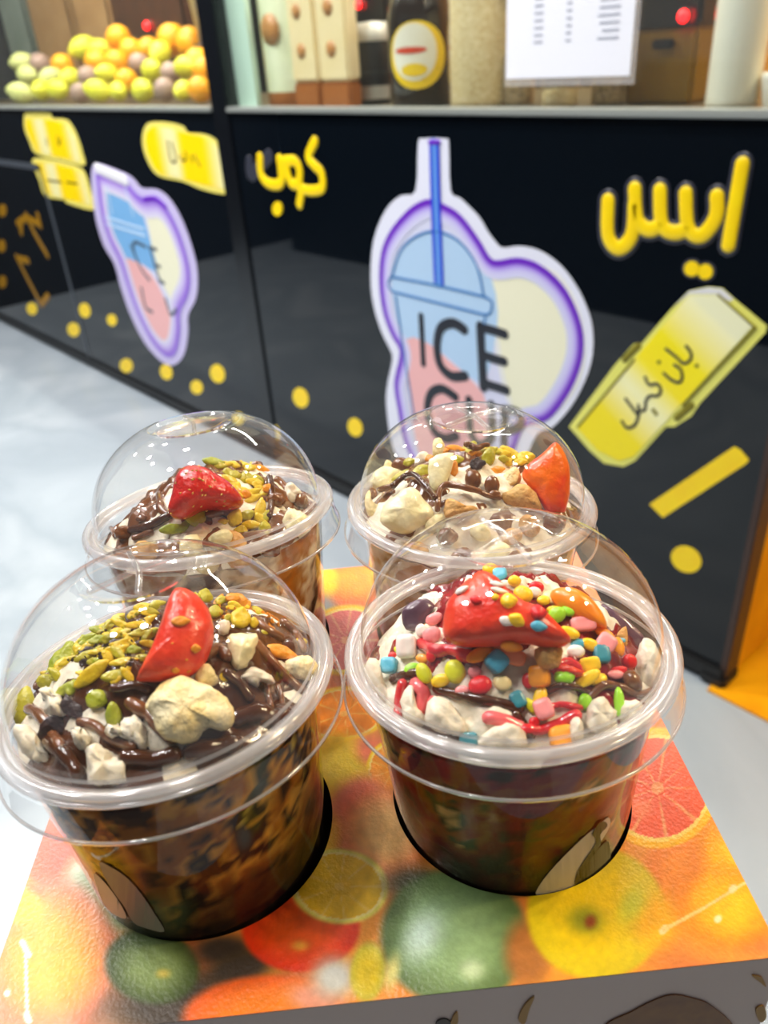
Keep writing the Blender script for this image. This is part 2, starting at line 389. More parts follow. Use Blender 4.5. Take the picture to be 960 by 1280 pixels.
# pancake box tag
S = (255/960, (705, 350))
t = thing('yellow_box_sticker', 'tilted yellow box-shaped sticker with dark Arabic writing', 'sticker', onk(780, 580))
plate('box_outline', kpts([(25, 690), (240, 400), (330, 300), (365, 300), (520, 120), (590, 50), (680, 32), (745, 38), (810, 95), (955, 215), (950, 245), (640, 580), (600, 640), (520, 690), (480, 690), (335, 850), (280, 878), (190, 862), (120, 800)], *S), 0.0008, 0.0008, mat('tag_border2', (228, 226, 110), rough=0.35), t, 0)
plate('box_flap', kpts([(515, 128), (590, 52), (680, 34), (745, 40), (800, 90), (780, 100), (725, 66), (590, 66)], *S), 0.0014, 0.0014, mat('flap_white', (222, 222, 224), rough=0.35), t, 0)
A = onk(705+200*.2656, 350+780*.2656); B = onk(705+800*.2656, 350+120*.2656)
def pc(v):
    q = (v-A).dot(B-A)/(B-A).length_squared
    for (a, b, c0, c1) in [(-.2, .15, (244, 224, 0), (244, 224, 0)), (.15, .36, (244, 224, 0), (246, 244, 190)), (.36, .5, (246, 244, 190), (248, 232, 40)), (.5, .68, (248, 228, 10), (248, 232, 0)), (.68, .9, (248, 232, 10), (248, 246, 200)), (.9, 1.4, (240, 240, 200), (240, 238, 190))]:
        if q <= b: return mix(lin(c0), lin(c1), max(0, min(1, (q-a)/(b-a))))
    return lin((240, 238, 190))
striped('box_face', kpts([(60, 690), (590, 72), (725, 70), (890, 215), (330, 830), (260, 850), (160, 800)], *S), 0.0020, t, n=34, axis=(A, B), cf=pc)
mat('fold_ink', (120, 112, 10), rough=0.4)
for st in [[(65, 690), (330, 375)], [(725, 70), (900, 225)], [(900, 225), (560, 590)]]: strokek('fold_line', kpts(st, *S, 0.0022), 3.2, 0, 'fold_ink', t)
for st in [[(285, 375), (350, 310)], [(530, 650), (600, 590)]]: strokek('tape_mark', kpts(st, *S, 0.0012), 9, 0, 'fold_ink', t)
for st in [[(575, 312), (598, 345), (592, 378), (560, 392), (528, 362), (480, 325)], [(470, 440), (505, 470), (540, 482), (556, 460), (548, 420), (520, 400)], [(382, 458), (400, 492), (440, 490), (455, 520), (440, 545), (405, 545), (385, 570), (380, 610), (350, 615)], [(350, 590), (350, 640), (330, 685), (295, 695), (272, 665)], [(290, 560), (350, 640)]]:
    strokek('letter_stroke', kpts(st, *S, 0.0024), 4.2, 0, 'ink_dark', t)
for (x, y, k) in [(450, 385, 0), (628, 402, 1), (424, 612, 2), (436, 628, 2)]:
    blobk('letter_dot', 705+x*.2656, 350+y*.2656, 2.6, 2.6, 0, 'fold_ink', 0.0026, t)
# bar and dots
S7 = (0.3125, (660, 540))
tag(plate('bar_sticker', kpts([(487, 288), (825, 58), (850, 70), (885, 110), (875, 125), (540, 342)], *S7), 0.0012, 0.0012, 'ink_yellow', None, 0), 'slanted plain yellow bar sticker below the box sticker', 'sticker')
tag(blobk('dot_sticker', 858, 699, 20, 16, 0.5, 'ink_yellow'), 'single round yellow dot sticker under the slanted yellow bar', 'sticker')
def DOTL(x, pre='small yellow dot sticker '):
    if x > 310: return pre + 'between the dark post and the large logo'
    if x > 165: return pre + 'under the pale logo by the dark post'
    if x > 120: return pre + 'just beside the pale logo'
    return pre + 'low beside the door panel seam'
for (x, y, rx, ry) in [(376, 497, 9.5, 13), (444, 534, 9, 12), (341, 541, 9, 11), (208, 465, 7.5, 10), (272, 467, 9, 12), (246, 484, 7.5, 9), (140, 400, 6, 7.5), (106, 388, 7, 9.5), (92, 412, 7.5, 9), (40, 386, 6.5, 8), (158, 457, 8, 9), (298, 523, 7, 8)]:
    tag(blobk('dot_sticker', x, y, rx, ry, -0.3, 'ink_yellow'), DOTL(x), 'sticker', DOTL(x, 'yellow dots '))
# gold shapes on the door panel
S = (130/594, (0, 140))
for pts, lab in [([[(120, 640), (120, 690)], [(150, 590), (195, 690), (270, 820)], [(215, 590), (230, 650)], [(100, 640), (150, 610), (220, 640)]], 'upper gold branching shape on the kiosk door panel'), ([[(95, 830), (160, 960), (235, 1100)], [(110, 840), (160, 850)], [(240, 1095), (275, 1050)]], 'lower gold branching shape on the kiosk door panel')]:
    g = thing('gold_sticker', lab, 'sticker', onk(40, 300))
    for st in pts: strokek('gold_stroke', kpts(st, *S, 0.0010), 9, 0, 'ink_gold', g)
for (x, y) in [(15, 562), (10, 765), (15, 970)]:
    tag(blobk('gold_dot_sticker', x*.2189, 140+y*.2189, 5, 8, 0, 'ink_gold'), 'dull gold dot at the far end of the door panel', 'sticker', 'gold dots on the door panel')

# cup logo, large
def ribbon_cols(name, pts, widths, cols, parent, off, closed=False):
    """flat printed band along a path with colours changing across it (offset to the inner side)"""
    P = [Vector((p.x, p.z)) for p in pts]; N = len(P); vv = []; ff = []; cc = []
    K = len(widths)
    for i in range(N):
        a = P[i-1] if (i or closed) else P[0]; b = P[(i+1) % N] if (i < N-1 or closed) else P[N-1]
        t = (b-a).normalized(); nn = Vector((-t.y, t.x))
        for k in range(K):
            q = P[i] + nn*widths[k]; vv.append(Vector((q.x, YK-off-0.00004*k, q.y))); cc.append(lin(cols[k]))
    for i in range(N if closed else N-1):
        j = (i+1) % N
        for k in range(K-1): ff.append([i*K+k, i*K+k+1, j*K+k+1, j*K+k])
    o = mk(name, vv, ff, vc, parent, smooth=False, cols=cc); return o
c5 = lambda L: [(280+x*.375, 150+y*.375) for x, y in L]
c6 = lambda L: [(600+x*.375, 180+y*.375) for x, y in L]
lg = thing('logo_sticker', 'large cup logo sticker with vivid purple outline, straw and dark letters', 'sticker', onk(600, 560))
outer = c5([(648, 80), (665, 62), (735, 62), (750, 80), (756, 235), (790, 262), (850, 322), (880, 372), (905, 405)]) + c6([(75, 346), (130, 340), (200, 355), (270, 405), (320, 470), (355, 540), (375, 610), (376, 700), (350, 790), (300, 880), (240, 945)]) + [(672, 542), (655, 575), (630, 610), (590, 635), (550, 628), (515, 600), (492, 560)] + c5([(545, 980), (543, 900), (562, 800), (555, 765), (528, 710), (500, 620), (490, 520), (500, 400), (540, 300), (590, 252), (640, 236)])
plate('logo_border', [onk(*p) for p in outer], 0.0012, 0.0012, 'ink_white', lg, 3)
inner = c5([(690, 268), (735, 285), (790, 320), (850, 400), (885, 458)]) + c6([(60, 392), (130, 383), (200, 405), (265, 460), (310, 530), (340, 620), (340, 710), (310, 800), (260, 880), (215, 920)]) + [(655, 533), (640, 568), (618, 596), (588, 616), (555, 610), (525, 586), (507, 552)] + c5([(585, 970), (572, 880), (588, 800), (588, 760), (562, 715), (535, 640), (522, 540), (530, 440), (560, 370), (610, 310), (650, 280)])
ink = [onk(*p) for p in inner]
plate('logo_field', ink, 0.0016, 0.0010, mat('logo_field', (212, 214, 238), rough=0.3), lg, 3)
inn = [Vector((p.x, YK, p.y)) for p in catmull([Vector((q.x, q.z, 0)) for q in ink], 4)]
pxedge = [(614, 336), (650, 326), (696, 340), (722, 380), (732, 430), (726, 475), (698, 513), (652, 528), (628, 480), (616, 400)]
# cream right bubble, blue cup zone, pink drink zone
def pxplate(name, L, off, m_, parent=lg, n=3): return plate(name, [onk(*p) for p in L], off, 0.0006, m_, parent, n)
pxplate('logo_cream_edge', pxedge, 0.0018, mat('logo_cream_edge', (228, 228, 224), rough=0.3))
pxplate('logo_cream', [(618, 345), (650, 334), (690, 348), (712, 385), (722, 430), (716, 470), (690, 505), (650, 520), (632, 470), (622, 400)], 0.0019, mat('logo_cream', (236, 234, 206), rough=0.3))
pxplate('logo_blue', c5([(560, 500), (600, 420), (660, 380), (740, 380), (820, 440), (890, 520), (915, 640), (900, 760), (860, 880), (760, 800), (680, 745), (598, 735), (570, 620)]), 0.0021, mat('logo_blue', (176, 206, 236), rough=0.3), n=2)
pxplate('logo_pink', c5([(598, 735), (680, 742), (750, 800), (840, 880), (880, 960), (860, 1120), (760, 1200), (680, 1180), (640, 1060), (620, 920)]), 0.0023, mat('logo_pink', (236, 178, 178), rough=0.3), n=2)
ribbon_cols('logo_outline', inn, [0.003, -0.007, -0.011, -0.021, -0.036], [(110, 40, 196), (100, 20, 184), (156, 120, 224), (200, 194, 240), (212, 214, 238)], lg, 0.0026, closed=True)
for st in [[(560, 520), (588, 435), (640, 388), (705, 372), (780, 402), (840, 482), (866, 588)], [(555, 522), (710, 552), (872, 590)], [(560, 572), (720, 612), (870, 650)], [(872, 592), (892, 606), (888, 642), (868, 650)], [(556, 522), (547, 548), (560, 572)], [(572, 590), (600, 780), (635, 1000)], [(870, 660), (850, 800)]]:
    strokek('cup_line', [onk(*p, 0.0030) for p in c5(st)], 3.6, 0, 'ink_blue', lg, flat=0.0006)
strokek('straw_fill', [onk(*p, 0.0028) for p in c5([(698, 80), (706, 300), (716, 545)])], 13, 0, mat('logo_strawfill', (96, 150, 226), rough=0.3), lg, flat=0.0006)
for st in [[(688, 75), (694, 300), (704, 540)], [(712, 75), (718, 300), (728, 548)]]:
    strokek('straw_line', [onk(*p, 0.0034) for p in c5(st)], 5.0, 0, 'ink_strawblue', lg, flat=0.0006)
strokek('straw_top', [onk(*p, 0.0036) for p in c5([(685, 74), (716, 74)])], 6, 0, 'ink_purple', lg)
LT = [[(526, 395), (527.5, 425), (529, 455)], [(580, 412), (566, 404), (551, 410), (546, 432), (550, 456), (564, 470), (581, 470)], [(600, 408), (602, 446), (604, 484)], [(600, 409), (616, 413), (631, 418)], [(602, 443), (616, 448), (630, 452)], [(604, 479), (618, 483), (633, 488)]]
LW = [9, 13, 13.5, 12, 12, 12]
LT2 = [[(569, 496), (552, 486), (538, 493), (534, 515), (542, 538), (556, 548), (570, 545)], [(586, 500), (588, 540), (600, 556), (614, 545), (614, 506)], [(630, 512), (630, 545), (630, 572)], [(630, 512), (648, 516), (650, 532), (632, 540)]]
for st, wpx in list(zip(LT, LW)) + [(s_, 12) for s_ in LT2]: strokek('logo_letter', [onk(*p, 0.0032) for p in st], wpx, 0, 'ink_dark', lg, flat=0.0008)

# cup logo near the door panel
l2 = thing('logo_sticker', 'pale purple cup logo sticker between the door panel and dark post', 'sticker', onk(200, 450))
outer = [(345, 275), (355, 256), (375, 254), (470, 290), (505, 315), (532, 345), (590, 350), (640, 390), (690, 480), (730, 600), (742, 680), (735, 760), (706, 820), (706, 890), (690, 970), (650, 1010), (600, 990), (540, 920), (490, 820), (455, 720), (430, 630), (390, 560), (360, 460), (345, 340)]
plate('logo_border', kpts(outer, *S4), 0.0012, 0.0012, mat('ink_lilac', (200, 190, 232), rough=0.3), l2, 3)
inner = [(372, 290), (470, 325), (510, 365), (540, 385), (585, 385), (625, 420), (668, 500), (704, 610), (714, 690), (704, 750), (676, 810), (676, 880), (664, 950), (640, 976), (606, 960), (560, 900), (512, 800), (480, 710), (452, 620), (415, 545), (385, 450), (370, 350)]
ik = kpts(inner, *S4)
plate('logo_field', ik, 0.0016, 0.0010, 'logo_field', l2, 3)
def p4(name, L, off, m_): return plate(name, kpts(L, *S4), off, 0.0006, m_, l2, 2)
p4('logo_cream', [(545, 400), (590, 400), (640, 460), (690, 580), (704, 690), (680, 780), (640, 760), (590, 650), (560, 500)], 0.0019, 'logo_cream')
p4('logo_blue', [(385, 310), (470, 330), (520, 400), (545, 470), (570, 560), (590, 660), (520, 620), (455, 605), (410, 500), (385, 400)], 0.0021, mat('logo_blue2', (120, 176, 226), rough=0.3))
p4('logo_pink', [(455, 612), (520, 625), (570, 670), (610, 740), (640, 830), (645, 920), (610, 940), (560, 870), (500, 740)], 0.0023, 'logo_pink')
inn = [Vector((p.x, YK, p.y)) for p in catmull([Vector((q.x, q.z, 0)) for q in ik], 4)]
ribbon_cols('logo_outline', inn, [0.004, -0.010, -0.020, -0.040, -0.060], [(150, 120, 220), (140, 96, 214), (170, 140, 220), (206, 196, 236), (222, 220, 232)], l2, 0.0026, closed=True)
strokek('logo_outline', kpts([(540, 388), (585, 386), (622, 418)], *S4, 0.003), 6, 0, 'ink_purple', l2)
strokek('white_bar', kpts([(362, 272), (470, 318)], *S4, 0.003), 14, 0, mat('bar_white', (232, 232, 238), rough=0.3), l2, flat=0.002)  # white bar across the top of the logo
mat('logo_pale', (196, 220, 244), rough=0.3)
for st in [[(400, 340), (420, 440)], [(470, 345), (500, 450)], [(395, 455), (540, 500)], [(400, 480), (545, 525)]]: strokek('cup_line', kpts(st, *S4, 0.0030), 3, 0, 'logo_pale', l2, flat=0.0006)
for st in [[(490, 560), (515, 620)], [(545, 565), (505, 548), (502, 580), (530, 650), (560, 690)], [(560, 565), (600, 700)], [(560, 568), (585, 575)], [(578, 630), (600, 640)], [(595, 690), (615, 702)], [(530, 720), (545, 790), (570, 810)], [(620, 760), (640, 820), (660, 800)]]:
    strokek('logo_letter', kpts(st, *S4, 0.0032), 4.2, 0, mat('logo_letter_grey', (70, 84, 100), rough=0.35), l2, flat=0.0006)
# ------------------------------------------------------------------ things behind the kiosk glass
SZ = LZ + 0.004
def aty(px, py, y): 
    r = ray(px, py); return CAM + r * (y / r.y)
def xat(px, y, z):      # x on the shelf line (given y and height z) that projects to column px
    lo, hi = -5.0, 3.0
    for _ in range(40):
        md = (lo+hi)/2
        if proj(Vector((md, y, z)))[0] < px: lo = md
        else: hi = md
    return (lo+hi)/2
def span(px0, px1, y, z=None):
    z = SZ + 0.06 if z is None else z
    a, b = xat(px0, y, z), xat(px1, y, z); return (a+b)/2, (b-a)
T = lambda x, y, z=SZ: Matrix.Translation((x, y, z))
# fruit
def fruit_mesh(kind):
    bm = bmesh.new(); bmesh.ops.create_icosphere(bm, subdivisions=3, radius=1.0)
    for v in bm.verts:
        c = v.co
        if kind == 'lemon':
            k = abs(c.x); c.x *= 1.12 + 0.18*max(0, k-0.85)/0.15; c.y *= 0.86; c.z *= 0.86
        else:
            c.z *= 0.95 - 0.05*max(0, c.z-0.8)
        v.co = c * (1 + 0.012*noise.noise(c*9))
    me = bpy.data.meshes.new(kind); bm.to_mesh(me); bm.free()
    me.polygons.foreach_set('use_smooth', [True]*len(me.polygons)); return me
mat('orange_peel', (250, 158, 6), rough=0.42, rgb2=(252, 182, 14), noise_amt=0.25, noise_scale=2, bump=0.15, bump_scale=18)
mat('lemon_peel', (214, 214, 40), rough=0.42, rgb2=(232, 226, 70), noise_amt=0.25, noise_scale=2, bump=0.15, bump_scale=18)
mat('pale_peel', (222, 222, 150), rough=0.45, rgb2=(206, 214, 120), noise_amt=0.25, noise_scale=2)
mat('mauve_peel', (176, 140, 130), rough=0.5, rgb2=(150, 130, 110), noise_amt=0.25, noise_scale=3)
mat('stem_green', (70, 96, 30), rough=0.6)
FM = {'orange': fruit_mesh('orange'), 'lemon': fruit_mesh('lemon')}
bmS = bmesh.new(); bmesh.ops.create_cone(bmS, cap_ends=True, segments=6, radius1=0.10, radius2=0.06, depth=0.10)
FST = bpy.data.meshes.new('stem'); bmS.to_mesh(FST); bmS.free(); FST.materials.append(MATS['stem_green'])
LABF = {'orange_peel': ('orange', 'orange', 'ripe orange in the fruit pile behind the kiosk glass', 'oranges in the fruit pile'),
        'lemon_peel': ('lemon', 'lemon', 'yellow lemon in the fruit pile behind the kiosk glass', 'lemons in the fruit pile'),
        'pale_peel': ('lime', 'lime', 'pale green lime at the end of the fruit pile', 'pale limes in the fruit pile'),
        'mauve_peel': ('passion_fruit', 'fruit', 'dull mauve round fruit between the oranges and lemons', 'dull mauve fruits in the pile')}
def fruit(px, py, dpx, m_, row):
    y = YK + 0.08 + 0.085*row
    c = aty(px, py, y); r = max(0.026, dpx * depth(c) / F / 2 * 0.93); c.z = max(c.z, SZ + r*0.95)
    nm, cat, lab, grp = LABF[m_]; lem = m_ == 'lemon_peel' or m_ == 'pale_peel'
    src = FM['lemon' if lem else 'orange']
    key = src.name + m_
    if key not in FM:
        k = src.copy(); k.materials.clear(); k.materials.append(MATS[m_]); FM[key] = k
    o = bpy.data.objects.new(nm, FM[key]); COL.objects.link(o); o.location = c; o.scale = (r, r, r)
    o.rotation_euler = (random.uniform(-.5, .5), random.uniform(-.4, .4), random.uniform(0, 6.28))
    lay = ['in the lowest layer', 'in the second layer', 'in the third layer', 'on top'][row]
    tag(o, '%s %s of the fruit pile behind the glass' % (lab.split(' in the')[0].split(' at the')[0].split(' between')[0], lay), cat, grp + ' ' + lay)
    if not lem:
        s_ = bpy.data.objects.new('stem', FST); COL.objects.link(s_); s_.parent = o; s_.location = (0, 0, 0.97)
for f_ in [(26, 116, 30, 'pale_peel', 0), (52, 113, 30, 'lemon_peel', 0), (72, 112, 30, 'lemon_peel', 0), (100, 116, 26, 'mauve_peel', 0), (122, 113, 32, 'lemon_peel', 0), (148, 114, 28, 'lemon_peel', 0), (178, 113, 34, 'lemon_peel', 0), (206, 112, 30, 'mauve_peel', 0), (229, 113, 28, 'lemon_peel', 0), (250, 112, 34, 'orange_peel', 0),
           (34, 94, 28, 'pale_peel', 1), (62, 96, 26, 'pale_peel', 1), (88, 98, 30, 'lemon_peel', 1), (110, 96, 28, 'mauve_peel', 1), (134, 92, 28, 'lemon_peel', 1), (158, 100, 30, 'orange_peel', 1), (190, 88, 32, 'lemon_peel', 1), (214, 92, 30, 'mauve_peel', 1), (232, 84, 32, 'lemon_peel', 1), (256, 88, 34, 'orange_peel', 1),
           (78, 82, 30, 'orange_peel', 2), (122, 78, 34, 'orange_peel', 2), (146, 78, 32, 'orange_peel', 2), (174, 80, 28, 'mauve_peel', 2), (200, 66, 32, 'lemon_peel', 2), (248, 78, 38, 'orange_peel', 2), (28, 78, 28, 'pale_peel', 2), (50, 80, 28, 'mauve_peel', 2),
           (148, 48, 34, 'orange_peel', 3), (165, 64, 34, 'orange_peel', 3), (186, 62, 32, 'orange_peel', 3), (216, 50, 42, 'orange_peel', 3), (240, 54, 42, 'orange_peel', 3), (104, 60, 34, 'lemon_peel', 3), (124, 62, 30, 'lemon_peel', 3)]:
    fruit(*f_)
def crate(px0, px1, y, z0, z1, m_, name, label, cat, dep=0.22):
    x, w = span(px0, px1, y, (z0+z1)/2)
    t = thing(name, label, cat, (x, y+dep/2, z0))
    box('side', x-w/2, x+w/2, y, y+0.006, z0, z1, m_, t); box('side', x-w/2, x+w/2, y+dep-0.006, y+dep, z0, z1, m_, t)
    box('side', x-w/2, x-w/2+0.006, y, y+dep, z0, z1, m_, t); box('side', x+w/2-0.006, x+w/2, y, y+dep, z0, z1, m_, t)
    box('flap', x-w/2, x+w/2, y, y+dep/2-0.002, z1, z1+0.004, m_, t); box('flap', x-w/2, x+w/2, y+dep/2+0.002, y+dep, z1, z1+0.004, m_, t)
    return t
mat('cardboard', (150, 108, 62), rough=0.75, rgb2=(176, 138, 90), noise_amt=0.3, noise_scale=9)
mat('dark_wood', (58, 34, 20), rough=0.5, rgb2=(84, 48, 24), noise_amt=0.3, noise_scale=12)
mat('grey_green', (110, 122, 108), rough=0.5, rgb2=(150, 158, 146), noise_amt=0.3, noise_scale=6)
mat('machine_black', (20, 18, 18), rough=0.3)
mat('white_card', (228, 226, 226), rough=0.5)
crate(40, 86, YK+0.50, SZ, SZ+0.62, 'cardboard', 'cardboard_box', 'tall tan cardboard box behind the limes', 'box', 0.1)
crate(92, 132, YK+0.50, SZ, SZ+0.66, 'cardboard', 'cardboard_box', 'second tan cardboard box, just behind the oranges', 'box', 0.1)
crate(140, 226, YK+0.52, SZ, SZ+0.60, 'dark_wood', 'wooden_cabinet', 'dark brown wooden cabinet behind the top oranges', 'cabinet', 0.08)
crate(6, 34, YK+0.50, SZ, SZ+0.6, 'grey_green', 'reflection_box', 'grey green box standing for a glass reflection at the far end of the display', 'bin', 0.1)  # box added in place of a grey green reflection in the glass
x, w = span(222, 250, YK+0.30, SZ+0.32)
tag(lathe('paper_cup', [(w*.30, 0.16), (w*.34, 0.16), (w*.55, 0.42), (w*.58, 0.42), (w*.58, 0.425), (w*.53, 0.425), (w*.30, 0.165), (0.0005, 0.165)], T(x, YK+0.36), 'white_card', None, 24), 'white paper cup rising behind the big oranges', 'cup')
tag(lathe('cup_pedestal', [(w*.5, 0), (w*.5, 0.02), (w*.2, 0.03), (w*.2, 0.14), (w*.5, 0.15), (w*.5, 0.16), (0.0005, 0.16)], T(x, YK+0.36), 'dark_wood', None, 20), 'dark wooden riser under the paper cup behind the oranges', 'stand')
mat('red_reflection', (255, 20, 20), emit=(255, 20, 24), estr=4.0)
def glint(px, py, y, r, label):  # glowing red bulb added to stand for a red reflection
    c = aty(px, py, y); t = thing('red_glint', label, 'reflection', c)
    lathe('bezel', [(r*1.25, 0), (r*1.25, r*0.5), (r*1.02, r*0.5)], Matrix.Translation(c) @ Matrix.Rotation(math.pi/2, 4, 'X'), 'machine_black', t, 16)
    lathe('bulb', [(r, 0), (r*0.98, r*0.6), (r*0.7, r*1.1), (r*0.3, r*1.3), (0.0003, r*1.35)], Matrix.Translation(c) @ Matrix.Rotation(math.pi/2, 4, 'X'), 'red_reflection', t, 16)
glint(186, 32, YK+0.515, 0.016, 'small red bulb standing for a reflection on the dark wooden cabinet')

# bottles, cartons, jars (front row on the shelf)
mat('cream_label', (236, 214, 160), rough=0.4, rgb2=(240, 222, 178), noise_amt=0.3, noise_scale=20)
mat('mint_label', (222, 230, 190), rough=0.4, rgb2=(232, 236, 206), noise_amt=0.3, noise_scale=20)
mat('brown_band', (164, 96, 40), rough=0.4)
mat('brown_print', (190, 130, 70), rough=0.4)
mat('dark_bottle', (26, 14, 10), rough=0.15, coat=0.4)
mat('label_white', (236, 232, 214), rough=0.4)
mat('label_yellow', (244, 206, 30), rough=0.4)
mat('label_red', (214, 70, 40), rough=0.4)
mat('honey', (196, 120, 14), rough=0.2)
mat('oats', (222, 204, 160), rough=0.7, rgb2=(198, 172, 118), noise_amt=0.12, noise_scale=160, bump=0.6, bump_scale=220)
mat('seeds', (176, 150, 104), rough=0.7, rgb2=(120, 96, 62), noise_amt=0.12, noise_scale=160, bump=0.6, bump_scale=220)
mat('lid_grey', (176, 172, 160), rough=0.4, metal=0.3)
clear_mat('jar_glass', ior=1.4, haze=0.05, tint=(0.97, 0.98, 0.96))
def carton(px0, px1, y, h, m_, label, name='drink_carton'):
    x, w = span(px0, px1, y); d = w*0.38
    t = thing(name, label, 'carton', (x, y+d/2, SZ))
    box('body', x-w/2, x+w/2, y, y+d, SZ+0.055, SZ+h, m_, t, 0.006)
    box('bottom_band', x-w/2, x+w/2, y, y+d, SZ, SZ+0.055, 'brown_band', t, 0.006)
    box('gable', x-w/2+0.004, x+w/2-0.004, y+d*0.3, y+d*0.7, SZ+h, SZ+h+0.04, m_, t, 0.004)
    for zz in (0.12, 0.20): 
        lathe('printed_spot', [(0.0004, 0.0012), (w*0.16, 0.0012), (w*0.16, 0)], Matrix.Translation((x+random.uniform(-.1, .1)*w, y, SZ+zz)) @ Matrix.Rotation(math.pi/2, 4, 'X'), 'brown_print', t, 14)
    box('printed_band', x-w*0.45, x+w*0.45, y-0.0012, y+0.001, SZ+0.26, SZ+0.285, 'brown_print', t)
carton(366, 398, YK+0.07, 0.36, 'cream_label', 'cream carton with brown base beside the mint green bottle')
carton(400, 436, YK+0.06, 0.36, 'cream_label', 'cream carton with brown base beside the dark sauce bottle')
x, w = span(317, 366, YK+0.06)
t = thing('syrup_bottle', 'pale mint syrup bottle with brown base next to the dark post', 'bottle', (x, YK+0.06+w/2, SZ)); M = T(x, YK+0.06+w/2)
lathe('base', [(0.0005, 0), (w*.48, 0), (w*.5, 0.006), (w*.5, 0.035)], M, 'brown_band', t, 28)
lathe('body', [(w*.5, 0.035), (w*.5, 0.26), (w*.46, 0.28), (w*.2, 0.33), (w*.18, 0.38)], M, 'mint_label', t, 28)
lathe('cap', [(w*.21, 0.37), (w*.21, 0.41), (0.0005, 0.412)], M, 'brown_band', t, 20)
lathe('printed_band', [(w*.503, 0.24), (w*.503, 0.262)], M, 'brown_band', t, 28)
lathe('printed_spot', [(0.0004, 0.0012), (w*0.2, 0.0012), (w*0.2, -0.004)], Matrix.Translation((x+0.012, YK+0.06, SZ+0.17)) @ Matrix.Rotation(math.pi/2, 4, 'X'), 'brown_print', t, 14)
x, w = span(470, 526, YK+0.06)
t = thing('sauce_bottle', 'dark chocolate sauce bottle with an oval yellow label', 'bottle', (x, YK+0.06+w/2, SZ)); M = T(x, YK+0.06+w/2)
lathe('body', [(0.0005, 0), (w*.46, 0), (w*.5, 0.008), (w*.5, 0.16), (w*.47, 0.185), (w*.38, 0.215), (w*.26, 0.25), (w*.22, 0.29)], M, 'dark_bottle', t, 32)
lathe('cap', [(w*.25, 0.285), (w*.25, 0.31), (w*.12, 0.33), (w*.05, 0.37), (0.0005, 0.372)], M, 'machine_black', t, 20)
def wrap(name, ra, z0, rz, off, m_, parent, da=0.0):
    a0 = math.atan2(-(YK+0.06+w/2), -x) + da; vv = []; ff = []; R_ = w*.5+off
    for s_ in (0.001, 0.35, 0.7, 1.0):
        for i in range(28):
            q = 2*math.pi*i/28; a = a0 + ra*s_*math.cos(q); vv.append(M @ Vector((R_*math.cos(a), R_*math.sin(a), z0+rz*s_*math.sin(q))))
    for j_ in range(3):
        for i in range(28):
            i2 = (i+1) % 28; ff.append([j_*28+i, j_*28+i2, (j_+1)*28+i2, (j_+1)*28+i])
    return fixn(mk(name, vv, ff, m_, parent))
lb = wrap('label', 0.95, 0.098, 0.062, 0.0008, 'label_yellow', t, -0.12)
wrap('label_centre', 0.72, 0.104, 0.052, 0.0016, 'label_white', lb, -0.2)
wrap('label_print', 0.5, 0.108, 0.006, 0.0024, 'label_red', lb, -0.3)
wrap('label_print', 0.4, 0.072, 0.012, 0.0024, 'label_yellow', lb, -0.2)
x, w = span(436, 470, YK+0.14)
t = thing('small_jar', 'small black jar with silver band between carton and sauce bottle', 'jar', (x, YK+0.16, SZ)); M = T(x, YK+0.18)
lathe('body', [(0.0005, 0), (w*.5, 0), (w*.52, 0.01), (w*.52, 0.12), (w*.45, 0.135)], M, 'machine_black', t, 24)
lathe('band', [(w*.53, 0.012), (w*.53, 0.04)], M, 'lid_grey', t, 24); lathe('lid', [(w*.55, 0.13), (w*.55, 0.165), (0.0005, 0.17)], M, 'lid_grey', t, 24)
tag(box('dark_machine', *(lambda a: (a[0]-a[1]/2, a[0]+a[1]/2))(span(436, 486, YK+0.34)), YK+0.34, YK+0.55, SZ, SZ+0.45, 'machine_black', None, 0.01), 'black coffee machine behind the sauce bottle', 'machine')
glint(426, 76, YK+0.335, 0.010, 'tiny red bulb standing for a reflection on the black machine near the cream cartons')
glint(450, 6, YK+0.335, 0.010, 'tiny red bulb standing for a reflection high on the black machine')
x, w = span(522, 545, YK+0.20)
t = thing('honey_jar', 'amber honey jar between the sauce bottle and oats jar', 'jar', (x, YK+0.23, SZ)); M = T(x, YK+0.23)
lathe('body', [(0.0005, 0), (w*.6, 0), (w*.65, 0.01), (w*.65, 0.17), (w*.5, 0.19)], M, 'honey', t, 24); lathe('lid', [(w*.55, 0.185), (w*.55, 0.215), (0.0005, 0.217)], M, 'label_white', t, 24)
lathe('label', [(w*.66, 0.05), (w*.66, 0.10)], M, 'brown_band', t, 24)
def jar(px0, px1, y, fill, h, m_, label, lidm='lid_grey'):
    x, w = span(px0, px1, y); t = thing('storage_jar', label, 'jar', (x, y+w/2, SZ)); M = T(x, y+w/2)
    lathe('contents', [(0.0005, 0.004), (w*.465, 0.004), (w*.47, 0.012), (w*.47, fill-0.006), (w*.44, fill), (0.0005, fill+0.006)], M, m_, t, 30)
    lathe('glass_wall', [(w*.2, 0.001), (w*.49, 0.001), (w*.5, 0.008), (w*.5, h-0.02), (w*.46, h)], M, 'jar_glass', t, 30)
    lathe('lid', [(w*.53, h-0.012), (w*.54, h+0.018), (w*.5, h+0.024), (0.0005, h+0.024)], M, lidm, t, 30)
jar(543, 607, YK+0.05, 0.195, 0.225, 'oats', 'glass jar of pale oats beside the menu sheet')
jar(620, 652, YK+0.10, 0.09, 0.22, 'seeds', 'half-empty glass jar of seeds partly behind the menu sheet')
jar(668, 706, YK+0.07, 0.03, 0.07, 'oats', 'low glass jar with pale bits below the menu sheet')
jar(730, 772, YK+0.12, 0.05, 0.10, 'seeds', 'low glass jar of brown seeds below the menu sheet')
